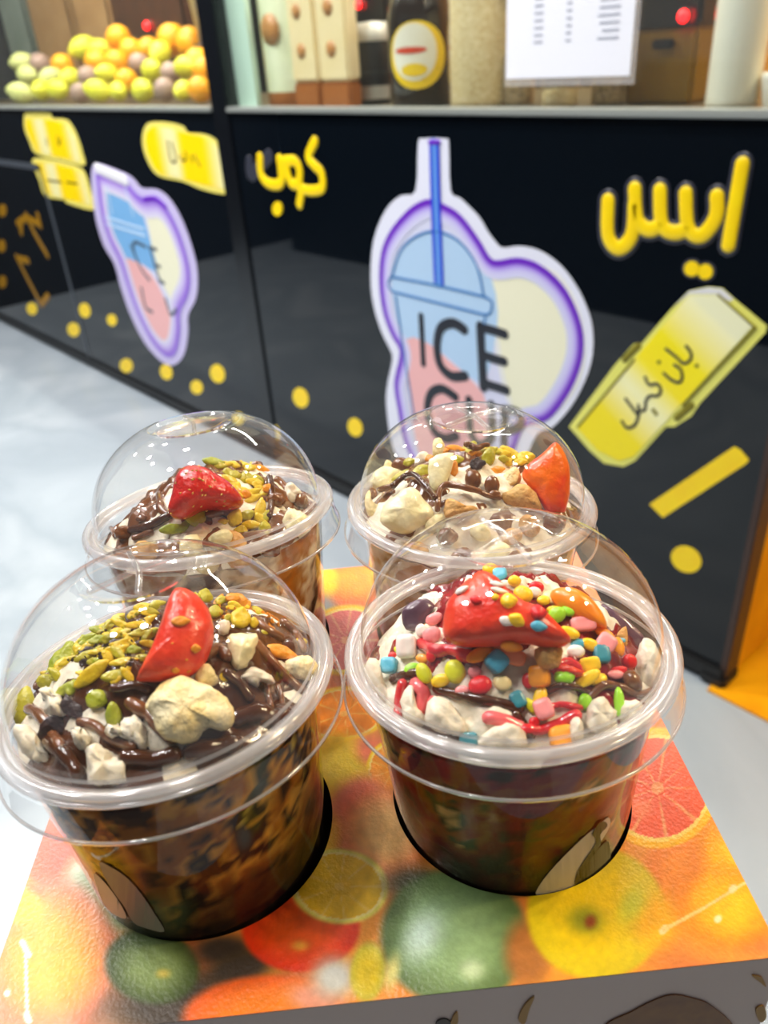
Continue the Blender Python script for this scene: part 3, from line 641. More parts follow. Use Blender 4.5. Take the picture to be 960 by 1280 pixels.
# menu sheet on the glass
x0 = aty(633, 97, YK+0.004).x; x1 = aty(787, 97, YK+0.004).x; zb = aty(700, 97, YK+0.004).z
t = thing('menu_sheet', 'white paper price list taped inside a clear sleeve on the glass', 'paper', ((x0+x1)/2, YK+0.005, zb))
box('paper', x0, x1, YK+0.003, YK+0.0045, zb, zb+0.32, mat('paper_white', (238, 240, 250), rough=0.6), t)
clear_mat('sleeve', ior=1.35, haze=0.25); box('sleeve', x0-0.004, x1+0.008, YK+0.0048, YK+0.0058, zb-0.012, zb+0.33, 'sleeve', t)
mat('print_grey', (168, 172, 186), rough=0.6)
for i in range(16):
    z = zb + 0.052 + i*0.0105
    for (a, b) in [(0.24, 0.31), (0.50, 0.54), (0.70+random.uniform(0, .08), 0.90)]:
        box('text_line', x0+(x1-x0)*a, x0+(x1-x0)*b, YK+0.0024, YK+0.003, z, z+0.0035, 'print_grey', t)
# right end: gold box, black scoop, tall stack of cups
mat('olive_gold', (132, 98, 8), rough=0.4, rgb2=(110, 80, 6), noise_amt=0.3, noise_scale=8)
x, w = span(782, 868, YK+0.16)
t = thing('gold_canister', 'square olive gold canister with a black lid by the cup stack', 'canister', (x, YK+0.2, SZ))
box('body', x-w/2, x+w/2, YK+0.16, YK+0.16+w*.8, SZ, SZ+0.115, 'olive_gold', t, 0.006); box('lid', x-w/2-.003, x+w/2+.003, YK+0.157, YK+0.163+w*.8, SZ+0.115, SZ+0.25, 'machine_black', t, 0.006)
box('clasp', x-w*.1, x+w*.2, YK+0.150, YK+0.160, SZ+0.085, SZ+0.10, 'machine_black', t, 0.003)
glint(856, 20, YK+0.150, 0.010, 'small red bulb standing for a reflection on the black lid of the gold canister')
mat('cup_white', (238, 234, 220), rough=0.45)
jar(872, 938, YK+0.05, 0.30, 0.32, 'cup_white', 'tall jar of white powder at the end of the shelf')
x, w = span(948, 985, YK+0.07)
tag(lathe('sugar_bowl', [(w*.3, 0), (w*.32, 0.004), (w*.5, 0.04), (w*.5, 0.05), (w*.46, 0.05), (w*.3, 0.012), (0.0005, 0.01)], T(x, YK+0.07+w/2), 'cup_white', None, 24), 'small white bowl at the end of the shelf', 'bowl')
# warm lit shelving further back
mat('amber_wall', (214, 140, 24), rough=0.5, rgb2=(170, 104, 20), noise_amt=0.3, noise_scale=4)
box('wall_right', -1.55, 3.0, 2.55, 2.65, 0.0, 2.3, 'amber_wall')['kind'] = 'structure'
# ------------------------------------------------------------------ carton cup holder
TZ = CAMZ - 0.2                                # height of its printed top
TH = math.radians(51.515)
TU = Vector((math.cos(TH), math.sin(TH), 0)); TV = Vector((-TU.y, TU.x, 0)); TC = Vector((-0.1589, 0.1195, TZ))
TW, TD, BH = 0.1994/2, 0.1869/2, 0.045
TM = Matrix((TU, TV, Vector((0, 0, 1)))).transposed().to_4x4(); TM.translation = TC
HOLES = {'FL': (-0.0478, -0.0372), 'FR': (0.0437, -0.0345), 'BL': (-0.0478, 0.0485), 'BR': (0.0437, 0.0485)}
HR = 0.0363
def ell(px, py, cx, cy, rx, ry, ang=0.0):
    c, s_ = math.cos(ang), math.sin(ang); dx, dy = px-cx, py-cy
    return math.hypot((dx*c+dy*s_)/rx, (-dx*s_+dy*c)/ry)
# fruit printed on the card, traced in photo pixels: (kind, cx, cy, rx, ry, angle, centre colour, edge colour, softness)
PRINT = [
 ('b', 440, 728, 60, 34, 0, (246, 150, 22), (238, 92, 24), .25), ('b', 405, 728, 24, 26, 0, (250, 206, 20), (238, 170, 20), .4), ('b', 500, 720, 60, 30, 0, (250, 180, 10), (244, 130, 14), .3), ('b', 640, 720, 110, 60, 0, (246, 150, 20), (236, 100, 24), .3), ('b', 300, 760, 90, 60, 0, (240, 180, 30), (226, 120, 30), .3),
 ('g', 405, 760, 26, 26, 0, (150, 150, 150), (190, 140, 110), .8),
 ('s', 432, 800, 58, 46, -.2, (224, 104, 96), (250, 196, 20), .1),
 ('b', 560, 830, 80, 60, 0, (240, 120, 60), (226, 150, 60), .3), ('b', 250, 900, 120, 90, 0, (244, 170, 30), (226, 110, 40), .3),
 ('s', 430, 892, 58, 36, -.1, (246, 140, 10), (250, 204, 20), .1),
 ('b', 425, 962, 64, 56, .3, (252, 214, 10), (244, 186, 30), .4), ('b', 470, 940, 40, 30, .5, (236, 120, 80), (236, 150, 70), .6),
 ('s', 492, 962, 36, 40, 0, (246, 150, 14), (250, 206, 20), .1),
 ('b', 640, 960, 120, 80, 0, (240, 120, 40), (230, 100, 40), .3), ('b', 800, 900, 90, 60, 0, (244, 120, 40), (238, 96, 30), .3),
 ('b', 446, 1000, 60, 40, -.6, (234, 110, 70), (236, 160, 80), .6),
 ('b', 482, 1040, 66, 66, 0, (246, 190, 110), (234, 120, 60), .35),
 ('b', 395, 1060, 34, 60, .3, (246, 190, 30), (236, 160, 30), .5),
 ('b', 82, 1062, 62, 54, -.5, (238, 76, 22), (236, 110, 60), .2), ('g', 112, 1100, 44, 52, .4, (222, 228, 196), (226, 210, 170), .6), ('b', 150, 1130, 90, 50, .4, (150, 160, 110), (120, 130, 80), .6),
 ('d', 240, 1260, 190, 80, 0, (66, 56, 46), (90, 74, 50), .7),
 ('b', 60, 1195, 92, 108, .25, (246, 178, 8), (222, 116, 84), .25), ('b', 20, 1130, 50, 30, .4, (252, 200, 14), (244, 180, 30), .5),
 ('b', 190, 1208, 66, 52, .2, (128, 150, 92), (60, 76, 34), .2), ('b', 204, 1217, 17, 11, 0, (196, 182, 84), (130, 150, 70), .9),
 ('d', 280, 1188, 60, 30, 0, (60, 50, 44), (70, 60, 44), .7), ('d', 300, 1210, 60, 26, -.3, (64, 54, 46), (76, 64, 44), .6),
 ('b', 330, 1268, 112, 54, -.06, (250, 130, 14), (238, 96, 30), .2), ('b', 392, 1248, 60, 34, .2, (240, 160, 130), (246, 150, 70), .8),
 ('b', 376, 1160, 78, 58, -.05, (248, 92, 20), (226, 52, 16), .12), ('b', 375, 1182, 20, 12, 0, (252, 168, 60), (244, 110, 30), .9),
 ('s', 424, 1108, 66, 50, .1, (240, 190, 24), (236, 222, 96), .12),
 ('g', 418, 1222, 46, 42, 0, (206, 208, 204), (188, 168, 150), .8),  # whitish glare spot painted into the print
 ('d', 520, 1105, 70, 34, 0, (80, 78, 50), (110, 90, 60), .8),  # print dark with the cup's shadow painted in
 ('b', 460, 1215, 26, 44, .1, (224, 196, 30), (200, 190, 60), .3),
 ('b', 568, 1172, 100, 92, .1, (150, 182, 124), (88, 112, 60), .15), ('g', 528, 1170, 44, 66, .5, (198, 224, 206), (140, 180, 140), 1.0), ('g', 590, 1212, 30, 26, 0, (204, 226, 180), (150, 186, 130), 1.0), ('g', 490, 1215, 16, 36, .2, (226, 218, 130), (190, 200, 120), .9),
 ('b', 660, 1190, 40, 60, 0, (176, 110, 50), (160, 100, 50), .6),
 ('b', 905, 1100, 110, 96, .3, (252, 178, 12), (240, 128, 24), .3), ('b', 846, 1090, 50, 70, .2, (244, 140, 40), (238, 120, 40), .6),
 ('s', 822, 985, 78, 78, 0, (238, 88, 40), (252, 186, 10), .06), ('b', 800, 1010, 26, 22, 0, (246, 120, 70), (240, 100, 50), .9), ('b', 870, 960, 40, 50, 0, (244, 84, 20), (240, 90, 36), .9),
 ('b', 745, 1142, 92, 88, .1, (250, 212, 8), (214, 190, 20), .12), ('b', 820, 1150, 44, 56, 0, (250, 180, 14), (246, 170, 20), .8), ('b', 732, 1150, 44, 34, .2, (146, 150, 24), (226, 200, 14), 1.0), ('b', 738, 1152, 13, 15, .3, (140, 60, 20), (130, 110, 24), .9), ('g', 790, 1130, 30, 50, .5, (206, 206, 50), (240, 206, 20), 1.0),
 ('b', 910, 1130, 70, 58, .2, (252, 184, 10), (246, 140, 20), .4)]
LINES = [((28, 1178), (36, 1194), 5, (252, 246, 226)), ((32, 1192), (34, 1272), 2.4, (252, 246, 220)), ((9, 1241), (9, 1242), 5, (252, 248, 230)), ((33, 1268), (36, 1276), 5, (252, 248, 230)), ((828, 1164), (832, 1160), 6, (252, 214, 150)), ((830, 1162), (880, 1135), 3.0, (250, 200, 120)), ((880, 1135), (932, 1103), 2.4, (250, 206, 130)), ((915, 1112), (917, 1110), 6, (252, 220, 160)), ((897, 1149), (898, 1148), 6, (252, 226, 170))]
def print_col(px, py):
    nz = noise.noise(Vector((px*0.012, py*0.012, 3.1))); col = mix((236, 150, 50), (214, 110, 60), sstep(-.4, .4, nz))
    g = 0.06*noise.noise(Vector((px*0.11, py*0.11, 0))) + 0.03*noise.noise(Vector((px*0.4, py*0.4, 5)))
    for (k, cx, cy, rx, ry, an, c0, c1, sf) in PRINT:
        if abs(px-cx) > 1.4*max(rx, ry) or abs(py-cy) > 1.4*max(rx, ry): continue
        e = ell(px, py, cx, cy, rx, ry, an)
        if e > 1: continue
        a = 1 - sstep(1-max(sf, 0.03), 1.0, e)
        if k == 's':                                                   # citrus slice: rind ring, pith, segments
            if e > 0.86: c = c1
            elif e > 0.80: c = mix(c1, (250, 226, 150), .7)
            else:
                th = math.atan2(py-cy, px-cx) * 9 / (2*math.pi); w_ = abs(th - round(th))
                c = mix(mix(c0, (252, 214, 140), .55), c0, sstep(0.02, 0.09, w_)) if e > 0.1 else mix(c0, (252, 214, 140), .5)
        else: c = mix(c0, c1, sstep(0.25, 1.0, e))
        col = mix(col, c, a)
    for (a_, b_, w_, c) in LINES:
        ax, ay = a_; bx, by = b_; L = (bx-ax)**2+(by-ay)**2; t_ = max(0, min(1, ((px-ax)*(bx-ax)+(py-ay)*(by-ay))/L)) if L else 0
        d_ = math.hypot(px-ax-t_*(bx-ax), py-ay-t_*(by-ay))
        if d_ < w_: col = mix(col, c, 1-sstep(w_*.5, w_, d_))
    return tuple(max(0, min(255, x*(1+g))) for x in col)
hold = thing('cup_carrier', 'low carton cup carrier printed with citrus fruit, holding four cups', 'cup carrier', TC - Vector((0, 0, BH)))
def carrier_top():
    N = 400; xs = [-TW + 2*TW*i/N for i in range(N+1)]; ys = [-TD + 2*TD*j/N for j in range(N+1)]
    cell = 2*TW/N; idx = {}; vv = []; cc = []; inside = {}
    def hole(x, y):
        return min((math.hypot(x-a, y-b)-HR, (a, b)) for (a, b) in HOLES.values())
    for j, y in enumerate(ys):
        for i, x in enumerate(xs):
            d_, h_ = hole(x, y)
            if abs(d_) < cell*0.72:
                ang = math.atan2(y-h_[1], x-h_[0]); x2, y2 = h_[0]+HR*math.cos(ang), h_[1]+HR*math.sin(ang)
            else: x2, y2 = x, y
            if d_ < -cell*0.72: continue
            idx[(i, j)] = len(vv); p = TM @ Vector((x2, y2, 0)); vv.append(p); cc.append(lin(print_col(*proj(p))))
    ff = []
    for j in range(N):
        for i in range(N):
            q = [(i, j), (i+1, j), (i+1, j+1), (i, j+1)]
            k = [idx[a] for a in q if a in idx]
            if len(k) >= 3:
                cx = sum(((TM.inverted() @ vv[a]) for a in k), Vector())/len(k) if False else None
                mx_ = sum(xs[a[0]] for a in q)/4; my_ = sum(ys[a[1]] for a in q)/4
                if len(k) == 4 or hole(mx_, my_)[0] > -cell*0.5: ff.append(k)
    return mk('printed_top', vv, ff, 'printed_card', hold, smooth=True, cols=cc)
carrier_top()
mat('card_white', (226, 206, 196), rough=0.55)
mat('card_inside', (30, 20, 16), rough=0.8)
BV = [TM @ Vector(v) for v in [(-TW, -TD, 0), (TW, -TD, 0), (TW, TD, 0), (-TW, TD, 0), (-TW, -TD, -BH), (TW, -TD, -BH), (TW, TD, -BH), (-TW, TD, -BH)]]
th_ = 0.0012
box('front_wall', -TW, TW, -TD, -TD+th_, -BH, -0.0003, 'card_white', hold, M=TM); box('rear_wall', -TW, TW, TD-th_, TD, -BH, -0.0003, 'card_white', hold, M=TM)
box('side_wall', -TW, -TW+th_, -TD+th_, TD-th_, -BH, -0.0003, 'card_white', hold, M=TM); box('side_wall', TW-th_, TW, -TD+th_, TD-th_, -BH, -0.0003, 'card_white', hold, M=TM)
box('bottom', -TW+th_, TW-th_, -TD+th_, TD-th_, -BH, -BH+th_, 'card_inside', hold, M=TM)
# printed drawing on the front wall
def onf(px, py, off=0.0003):
    n_ = -TV; p0 = TC - TV*TD + n_*off; r = ray(px, py); return CAM + r*((p0-CAM).dot(n_)/r.dot(n_))
def fplate(name, pts, m_, off=0.0004):
    P3 = [onf(x, y, off) for x, y in pts]; P = [Vector(((p-TC).dot(TU), p.z, 0)) for p in P3]; P = [Vector((q.x, max(q.y, TZ-BH+0.001), 0)) for q in catmull(P, 4)]
    tri = geometry.tessellate_polygon([P]); vv = [TC + TU*p.x - TV*(TD+off) + Vector((0, 0, p.y-TZ)) for p in P]
    vb = [v + TV*off*0.8 for v in vv]; n_ = len(vv)
    return fixn(mk(name, vv+vb, [list(t) for t in tri]+[[i, (i+1) % n_, n_+(i+1) % n_, n_+i] for i in range(n_)], m_, hold, smooth=False))
mat('print_brown', (150, 96, 30), rough=0.5, rgb2=(110, 60, 18), noise_amt=0.2, noise_scale=120)
mat('print_gold', (176, 126, 30), rough=0.5); mat('print_dark', (40, 24, 18), rough=0.5)
fplate('printed_drawing', [(755, 1285), (790, 1265), (815, 1252), (840, 1244), (865, 1248), (890, 1258), (920, 1290), (900, 1330), (820, 1340), (770, 1320)], 'print_brown')
for pts in [[(648, 1275), (655, 1258), (668, 1246), (662, 1262), (656, 1280)], [(562, 1285), (567, 1270), (572, 1266), (572, 1280)], [(940, 1220), (952, 1222), (958, 1234), (950, 1228)], [(945, 1262), (955, 1258), (958, 1272), (950, 1278)]]: fplate('printed_leaf', pts, 'print_gold')
fplate('printed_mark', [(545, 1279), (556, 1274), (564, 1280), (560, 1296), (548, 1296)], 'print_dark')
# small stand that carries the carton (out of the photograph's view)
st_ = thing('pedestal_table', 'small dark pedestal table under the carton cup carrier', 'table', (TC.x, TC.y, 0))
box('table_top', -TW+.012, TW-.012, -TD+.012, TD-.012, -BH-0.0185, -BH-0.0005, 'dark_wood', st_, 0.003, TM)
lathe('pole', [(0.016, 0.02), (0.016, TZ-BH-0.018)], Matrix.Translation((TC.x, TC.y, 0)), 'machine_black', st_, 20)
lathe('base', [(0.0005, 0.0), (0.12, 0.0), (0.12, 0.008), (0.03, 0.02), (0.0005, 0.02)], Matrix.Translation((TC.x, TC.y, 0)), 'machine_black', st_, 36)

# ------------------------------------------------------------------ cups and lids
clear_mat('pet_clear', ior=1.50, haze=0.018, tint=(0.985, 0.985, 0.985), rough=0.03)
clear_mat('pet_cup', ior=1.30, haze=0.012, tint=(0.96, 0.96, 0.96), rough=0.03)
clear_mat('pet_rim', ior=1.55, haze=0.30, tint=(0.95, 0.95, 0.96), rough=0.12)
clear_mat('pet_ridge', ior=1.7, haze=0.34, tint=(0.97, 0.97, 0.97), rough=0.05)
clear_mat('pet_emboss', ior=1.9, haze=0.10, tint=(0.97, 0.97, 0.97), rough=0.05)
#        axis tilt along TU, TV ; lid ring height above the card
POSE = {'FL': (-0.05, 0.107, 0.0548), 'FR': (-0.015, 0.078, 0.0545), 'BL': (-0.045, 0.150, 0.0560), 'BR': (0.045, 0.068, 0.0520)}
DESC = {'FL': 'the cup with a strawberry wedge among pistachio slices', 'FR': 'the cup with candy sprinkles', 'BL': 'the cup with a whole strawberry', 'BR': 'the cup with banana and wafer pieces'}
CM = {}
for k, (a, b) in HOLES.items():
    ta, tb, h_ = POSE[k]; ax = (TU*ta + TV*tb + Vector((0, 0, 1))).normalized()
    e1 = (TU - ax*TU.dot(ax)).normalized(); e2 = ax.cross(e1)
    M = Matrix((e1, e2, ax)).transposed().to_4x4(); M.translation = TM @ Vector((a + {'FL': -0.0010}.get(k, 0), b + {'FL': -0.0009, 'FR': -0.0008}.get(k, 0), 0)); CM[k] = M
RI = 0.0402                     # inner radius of the cup at the lid
DH = 0.0365                     # height of the dome over the lid ring
def cup_r(z, h): return 0.0306 + (0.0412-0.0306) * max(0.0, min(1.0, (z+0.0425)/(h+0.0425)))
for k in HOLES:
    M = CM[k]; h_ = POSE[k][2]
    t = thing('plastic_cup', 'clear plastic dessert cup, ' + DESC[k], 'cup', M @ Vector((0, 0, -0.0425)))
    lathe('cup_wall', [(cup_r(z, h_), z) for z in [-0.0425+ (h_+0.0405)*i/10 for i in range(11)]], M, 'pet_cup', t, 96)
    lathe('cup_bottom', [(0.0005, -0.0405), (0.024, -0.0400), (0.0280, -0.0425), (0.0306, -0.0425)], M, 'pet_cup', t, 64)
    lathe('cup_lip', [(0.0412, h_-0.0016), (0.0430, h_-0.0014), (0.0432, h_+0.0004), (0.0414, h_+0.0010), (0.0410, h_-0.0006)], M, 'pet_rim', t, 96)
    t = thing('dome_lid', 'clear dome lid with embossed cross on ' + DESC[k], 'lid', M @ Vector((0, 0, h_)))
    lathe('lid_skirt', [(0.0466, h_-0.0100), (0.0471, h_-0.0099), (0.0471, h_-0.0094), (0.0459, h_-0.0055), (0.0456, h_-0.0020)], M, 'pet_clear', t, 96)
    lathe('skirt_edge', [(0.0466, h_-0.0101), (0.0473, h_-0.0101), (0.0473, h_-0.0093), (0.0467, h_-0.0093), (0.0466, h_-0.0101)], M, 'pet_ridge', t, 96)
    bead = [(0.0441+0.0018*math.cos(q), h_+0.0003+0.0021*math.sin(q)) for q in [2*math.pi*i/14 for i in range(15)]]
    rim = lathe('lid_rim', bead, M, 'pet_rim', t, 96)
    lathe('rim_groove', [(0.0422, h_+0.0008), (0.0416, h_-0.0006), (0.0408, h_+0.0006)], M, 'pet_ridge', t, 96)
    prof = [(0.0408, h_+0.0006), (0.0410, h_+0.0030)]
    for i in range(1, 25):
        q = math.pi/2*i/24
        r_ = 0.0410*math.cos(q)**0.88; z_ = h_+0.0030+(DH-0.0030)*math.sin(q)**1.0
        if r_ < 0.0165: break
        prof.append((r_, z_))
    zt = h_ + DH - 0.0022
    prof += [(0.0162, zt-0.0004), (0.0156, zt), (0.0150, zt+0.0001), (0.0143, zt-0.0009), (0.0100, zt-0.0006), (0.0005, zt-0.0005)]
    lathe('dome', prof, M, 'pet_clear', t, 96)
    lathe('dome_collar', [(0.0411, h_+0.0022), (0.0416, h_+0.0028), (0.0412, h_+0.0036)], M, 'pet_ridge', t, 96)
    a0 = 0.6
    for q in range(2):
        an = a0 + q*math.pi/2*0.82
        pts = []
        for i in range(13):
            s_ = -0.0125+0.025*i/12; off = 0.0006*math.cos(i/12*math.pi*2)*(1 if q else -1)
            pts.append(M @ Vector((s_*math.cos(an)-off*math.sin(an), s_*math.sin(an)+off*math.cos(an), zt-0.0001)))
        tube('embossed_bar', pts, 0.0008, 'pet_emboss', t, 8)
# ------------------------------------------------------------------ desserts
MI = {k: CM[k].inverted() for k in CM}
SAUCE = {'FL': ('chocolate', 0.02), 'FR': ('berry_fudge', 0.02), 'BL': ('chocolate_light', -0.05), 'BR': ('chocolate_light', 0.06)}
AMP = {'FL': 0.0200, 'FR': 0.0220, 'BL': 0.0200, 'BR': 0.0210}; LOW = {'FL': 0.0040, 'FR': 0.0070, 'BL': 0.0060, 'BR': 0.0050}
SEED = {'FL': 1.3, 'FR': 7.7, 'BL': 13.1, 'BR': 21.9}
def fbm(v, oct=3): return noise.fractal(v, 1.0, 2.0, oct)
def mound(k, x, y):
    r = min(1.0, math.hypot(x, y)/RI); s_ = SEED[k]
    base = POSE[k][2] - LOW[k] + AMP[k]*(1-r*r)**1.0
    return base + (0.0032*fbm(Vector((x*75+s_, y*75, s_))) + (0.0022 if k == 'FR' else 0.0012)*fbm(Vector((x*260, y*260, s_+4)), 2)) * sstep(1.0, 0.86, r)
def sauce(k, x, y):
    q = fbm(Vector((x*62+SEED[k]*3, y*62, 2.0)), 3) - SAUCE[k][1] + {'FL': 0.22}.get(k, 0.0)
    if k == 'FR': q += 0.42*sstep(0.034, 0.012, math.hypot(x, y)) - 0.2
    if k == 'FL': q += 0.25*sstep(0.036, 0.0, math.hypot(x, y)) - 0.45*sstep(-0.012, -0.034, x)
    return mound(k, x, y) + max(-0.0012, min(0.0013, q*0.006)) + 0.0003*fbm(Vector((x*300, y*300, 0)), 2)
def surf(k, x, y): return max(mound(k, x, y), sauce(k, x, y))
def mpoint(k, x, y, dz=0.0): return CM[k] @ Vector((x, y, surf(k, x, y)+dz))
def mnorm(k, x, y):
    e = 0.0015
    v = Vector((mound(k, x-e, y)-mound(k, x+e, y), mound(k, x, y-e)-mound(k, x, y+e), 2*e)).normalized()
    return (CM[k].to_3x3() @ v).normalized()
def hit(k, px, py):
    o = MI[k] @ CAM; d = (MI[k].to_3x3() @ ray(px, py)).normalized(); best = None; t = 0.10
    while t < 0.45:
        p = o + d*t; r = math.hypot(p.x, p.y)
        if r < RI*0.97:
            g = p.z - surf(k, p.x, p.y)
            if g <= 0: return p.x, p.y
            if best is None or g < best[0]: best = (g, p.x, p.y)
        t += 0.0005
    if best: return best[1], best[2]
    p = o + d*(-(o.z-POSE[k][2])/d.z); r = math.hypot(p.x, p.y); q = min(1, RI*0.93/r); return p.x*q, p.y*q

mat('cream', (226, 214, 190), rough=0.45, rgb2=(236, 228, 208), noise_amt=0.3, noise_scale=300, sss=0.12, bump=0.25, bump_scale=420)
mat('chocolate', (62, 30, 10), rough=0.16, coat=0.5, rgb2=(84, 46, 20), noise_amt=0.25, noise_scale=90, bump=0.15, bump_scale=160)
mat('chocolate_light', (104, 62, 34), rough=0.18, coat=0.6, rgb2=(124, 78, 46), noise_amt=0.25, noise_scale=90)
mat('chocolate_chip', (38, 24, 24), rough=0.4, rgb2=(66, 46, 44), noise_amt=0.2, noise_scale=300, bump=0.5, bump_scale=400)
mat('pist_yellow', (226, 190, 10), rough=0.40, rgb2=(200, 176, 20), noise_amt=0.2, noise_scale=220, coat=0.15, bump=0.3, bump_scale=500)
mat('pist_green', (132, 150, 18), rough=0.42, rgb2=(178, 176, 30), noise_amt=0.2, noise_scale=170, coat=0.15, bump=0.3, bump_scale=500)
mat('pist_mixed', (196, 186, 20), rough=0.42, rgb2=(150, 140, 20), noise_amt=0.2, noise_scale=190, coat=0.15, bump=0.3, bump_scale=500)
mat('pist_orange', (238, 158, 14), rough=0.4, rgb2=(206, 120, 14), noise_amt=0.2, noise_scale=190, coat=0.15, bump=0.3, bump_scale=500)
mat('berry', (222, 32, 16), rough=0.30, coat=0.2, rgb2=(244, 84, 44), noise_amt=0.22, noise_scale=110, bump=0.25, bump_scale=380, sss=0.1)
mat('berry_skin', (196, 16, 16), rough=0.25, coat=0.5, rgb2=(222, 44, 22), noise_amt=0.22, noise_scale=90, bump=0.5, bump_scale=330)
mat('berry_flesh', (252, 116, 24), rough=0.30, coat=0.3, rgb2=(228, 30, 14), noise_amt=0.16, noise_scale=95, bump=0.35, bump_scale=300)
mat('berry_seed', (236, 186, 90), rough=0.4)
mat('wafer', (222, 178, 110), rough=0.6, rgb2=(198, 132, 44), noise_amt=0.2, noise_scale=150, bump=0.6, bump_scale=500)
mat('cake', (250, 238, 198), rough=0.6, rgb2=(240, 210, 122), noise_amt=0.2, noise_scale=120, bump=0.6, bump_scale=420)
mat('banana', (244, 236, 200), rough=0.4, rgb2=(236, 220, 150), noise_amt=0.25, noise_scale=110, bump=0.3, bump_scale=300, coat=0.2)
mat('peach', (250, 160, 24), rough=0.3, coat=0.4, rgb2=(244, 120, 20), noise_amt=0.25, noise_scale=90)
mat('red_syrup', (196, 14, 30), rough=0.10, coat=0.8, rgb2=(226, 60, 66), noise_amt=0.25, noise_scale=110)
mat('pink_syrup', (240, 130, 130), rough=0.15, coat=0.6, rgb2=(226, 60, 70), noise_amt=0.3, noise_scale=120)
mat('berry_fudge', (74, 22, 22), rough=0.14, coat=0.6, rgb2=(160, 20, 30), noise_amt=0.22, noise_scale=120)
mat('filling', vcol=True, rough=0.6, spec=0.15, bump=0.3, bump_scale=200)

def pillow(outl, c, u_, v_, n_, thick, rough=0.0, seed=0.0, flat=0.0):
    """closed solid from an outline (x along u_, y along v_) bulging to half the thickness on both sides"""
    N = len(outl); cx = sum(p[0] for p in outl)/N; cy = sum(p[1] for p in outl)/N
    if flat: prof = [(1.0, 0.45), (0.97, 0.8), (0.88, 1.0), (0.45, 1.0)]
    else: prof = [(1.0, 0.12), (0.93, 0.48), (0.74, 0.80), (0.42, 0.96)]
    size = max(math.hypot(p[0]-cx, p[1]-cy) for p in outl)
    vv = []; ff = []
    def vert(s_, z_):
        for p in outl:
            x, y = cx+(p[0]-cx)*s_, cy+(p[1]-cy)*s_; w_ = c + u_*x + v_*y + n_*(z_*thick/2)
            if rough:
                q = Vector((x, y, z_*thick/2))/size
                w_ = w_ + (n_*fbm(q*2.2+Vector((seed, 0, 0))) + u_*0.5*fbm(q*2.6+Vector((0, seed, 3))) + v_*0.5*fbm(q*2.6+Vector((5, 0, seed))))*rough*thick
            vv.append(w_)
    for (s_, z_) in prof: vert(s_, z_)
    for (s_, z_) in prof: vert(s_, -z_)
    K = len(prof)
    for b, o_ in ((0, 1), (K, -1)):
        for i in range(K-1):
            for j in range(N):
                j2 = (j+1) % N; q = [(b+i)*N+j, (b+i)*N+j2, (b+i+1)*N+j2, (b+i+1)*N+j]; ff.append(q if o_ > 0 else q[::-1])
    for j in range(N): j2 = (j+1) % N; ff.append([j2, j, K*N+j, K*N+j2])
    top = len(vv); vv.append(c + u_*cx + v_*cy + n_*(thick/2)); vv.append(c + u_*cx + v_*cy - n_*(thick/2))
    for j in range(N):
        j2 = (j+1) % N; ff.append([(K-1)*N+j, (K-1)*N+j2, top]); ff.append([(2*K-1)*N+j2, (2*K-1)*N+j, top+1])
    return vv, ff
def shape(kind, L, W, rnd):
    out = []; N = 14
    for i in range(N):
        a = 2*math.pi*i/N; c_, s_ = math.cos(a), math.sin(a)
        if kind == 'nut': x = c_; y = s_*(1-0.30*abs(c_)**1.5)*(1-0.22*c_)
        elif kind == 'box': x = math.copysign(abs(c_)**0.5, c_); y = math.copysign(abs(s_)**0.5, s_)
        elif kind == 'shard':
            q = 1+rnd.uniform(-.28, .2); x, y = c_*q, s_*q
        else: x, y = c_, s_
        out.append((x*L/2, y*W/2))
    return out
RND = random.Random(11)
def bit(name, k, px, py, L, W, ang, material, label, cat, group, kind='nut', tr=0.45, lift=0.35, tilt=0.28, rough=0.22, depthoff=0.0, view=0.95):
    x, y = hit(k, px, py); nn0 = mnorm(k, x, y); p = mpoint(k, x, y); vw = (CAM-p).normalized()
    n_ = (nn0*0.6 + vw*view + Vector((RND.uniform(-1, 1), RND.uniform(-1, 1), RND.uniform(-.4, .6)))*tilt).normalized()
    sc = depth(p)/F*1.1; L *= sc; W *= sc; a = math.radians(ang)
    u_ = RIGHT*math.cos(a) + UP*math.sin(a); u_ = (u_ - n_*u_.dot(n_)).normalized(); v_ = n_.cross(u_)
    th = min(L, W)*tr
    vv, ff = pillow(shape(kind, L, W, RND), p + nn0*(th*lift+depthoff), u_, v_, n_, th, rough, RND.uniform(0, 50), flat=(kind in ('box', 'shard')))
    return tag(mk(name, vv, ff, material), label, cat, group)
def traced(name, k, pts, thick, material, label, cat, group=None, base=None, s=1.0, o=(0, 0), rough=0.12, up=0.35, lift=0.35, n=3, flat=0.0, push=0.0):
    P = [(o[0]+x*s, o[1]+y*s) for x, y in pts]
    bx = (o[0]+base[0]*s, o[1]+base[1]*s) if base else (sum(p[0] for p in P)/len(P), sum(p[1] for p in P)/len(P))
    x, y = hit(k, *bx); nn0 = mnorm(k, x, y); a = mpoint(k, x, y) ; vw = (CAM-a).normalized()
    n_ = (vw + Vector((0, 0, 1))*up + TV*0).normalized(); a = a + vw*(thick*lift+push)
    c2 = []
    for q in P:
        r = ray(*q); c2.append(CAM + r*((a-CAM).dot(n_)/r.dot(n_)))
    u_ = (RIGHT - n_*RIGHT.dot(n_)).normalized(); v_ = n_.cross(u_)
    c = sum(c2, Vector())/len(c2)
    ol = [((q-c).dot(u_), (q-c).dot(v_)) for q in c2]
    ol = [(w_.x, w_.y) for w_ in catmull([Vector((q[0], q[1], 0)) for q in ol], n)]
    vv, ff = pillow(ol, c, u_, v_, n_, thick, rough, RND.uniform(0, 50), flat=flat)
    return tag(fixn(mk(name, vv, ff, material)), label, cat, group)

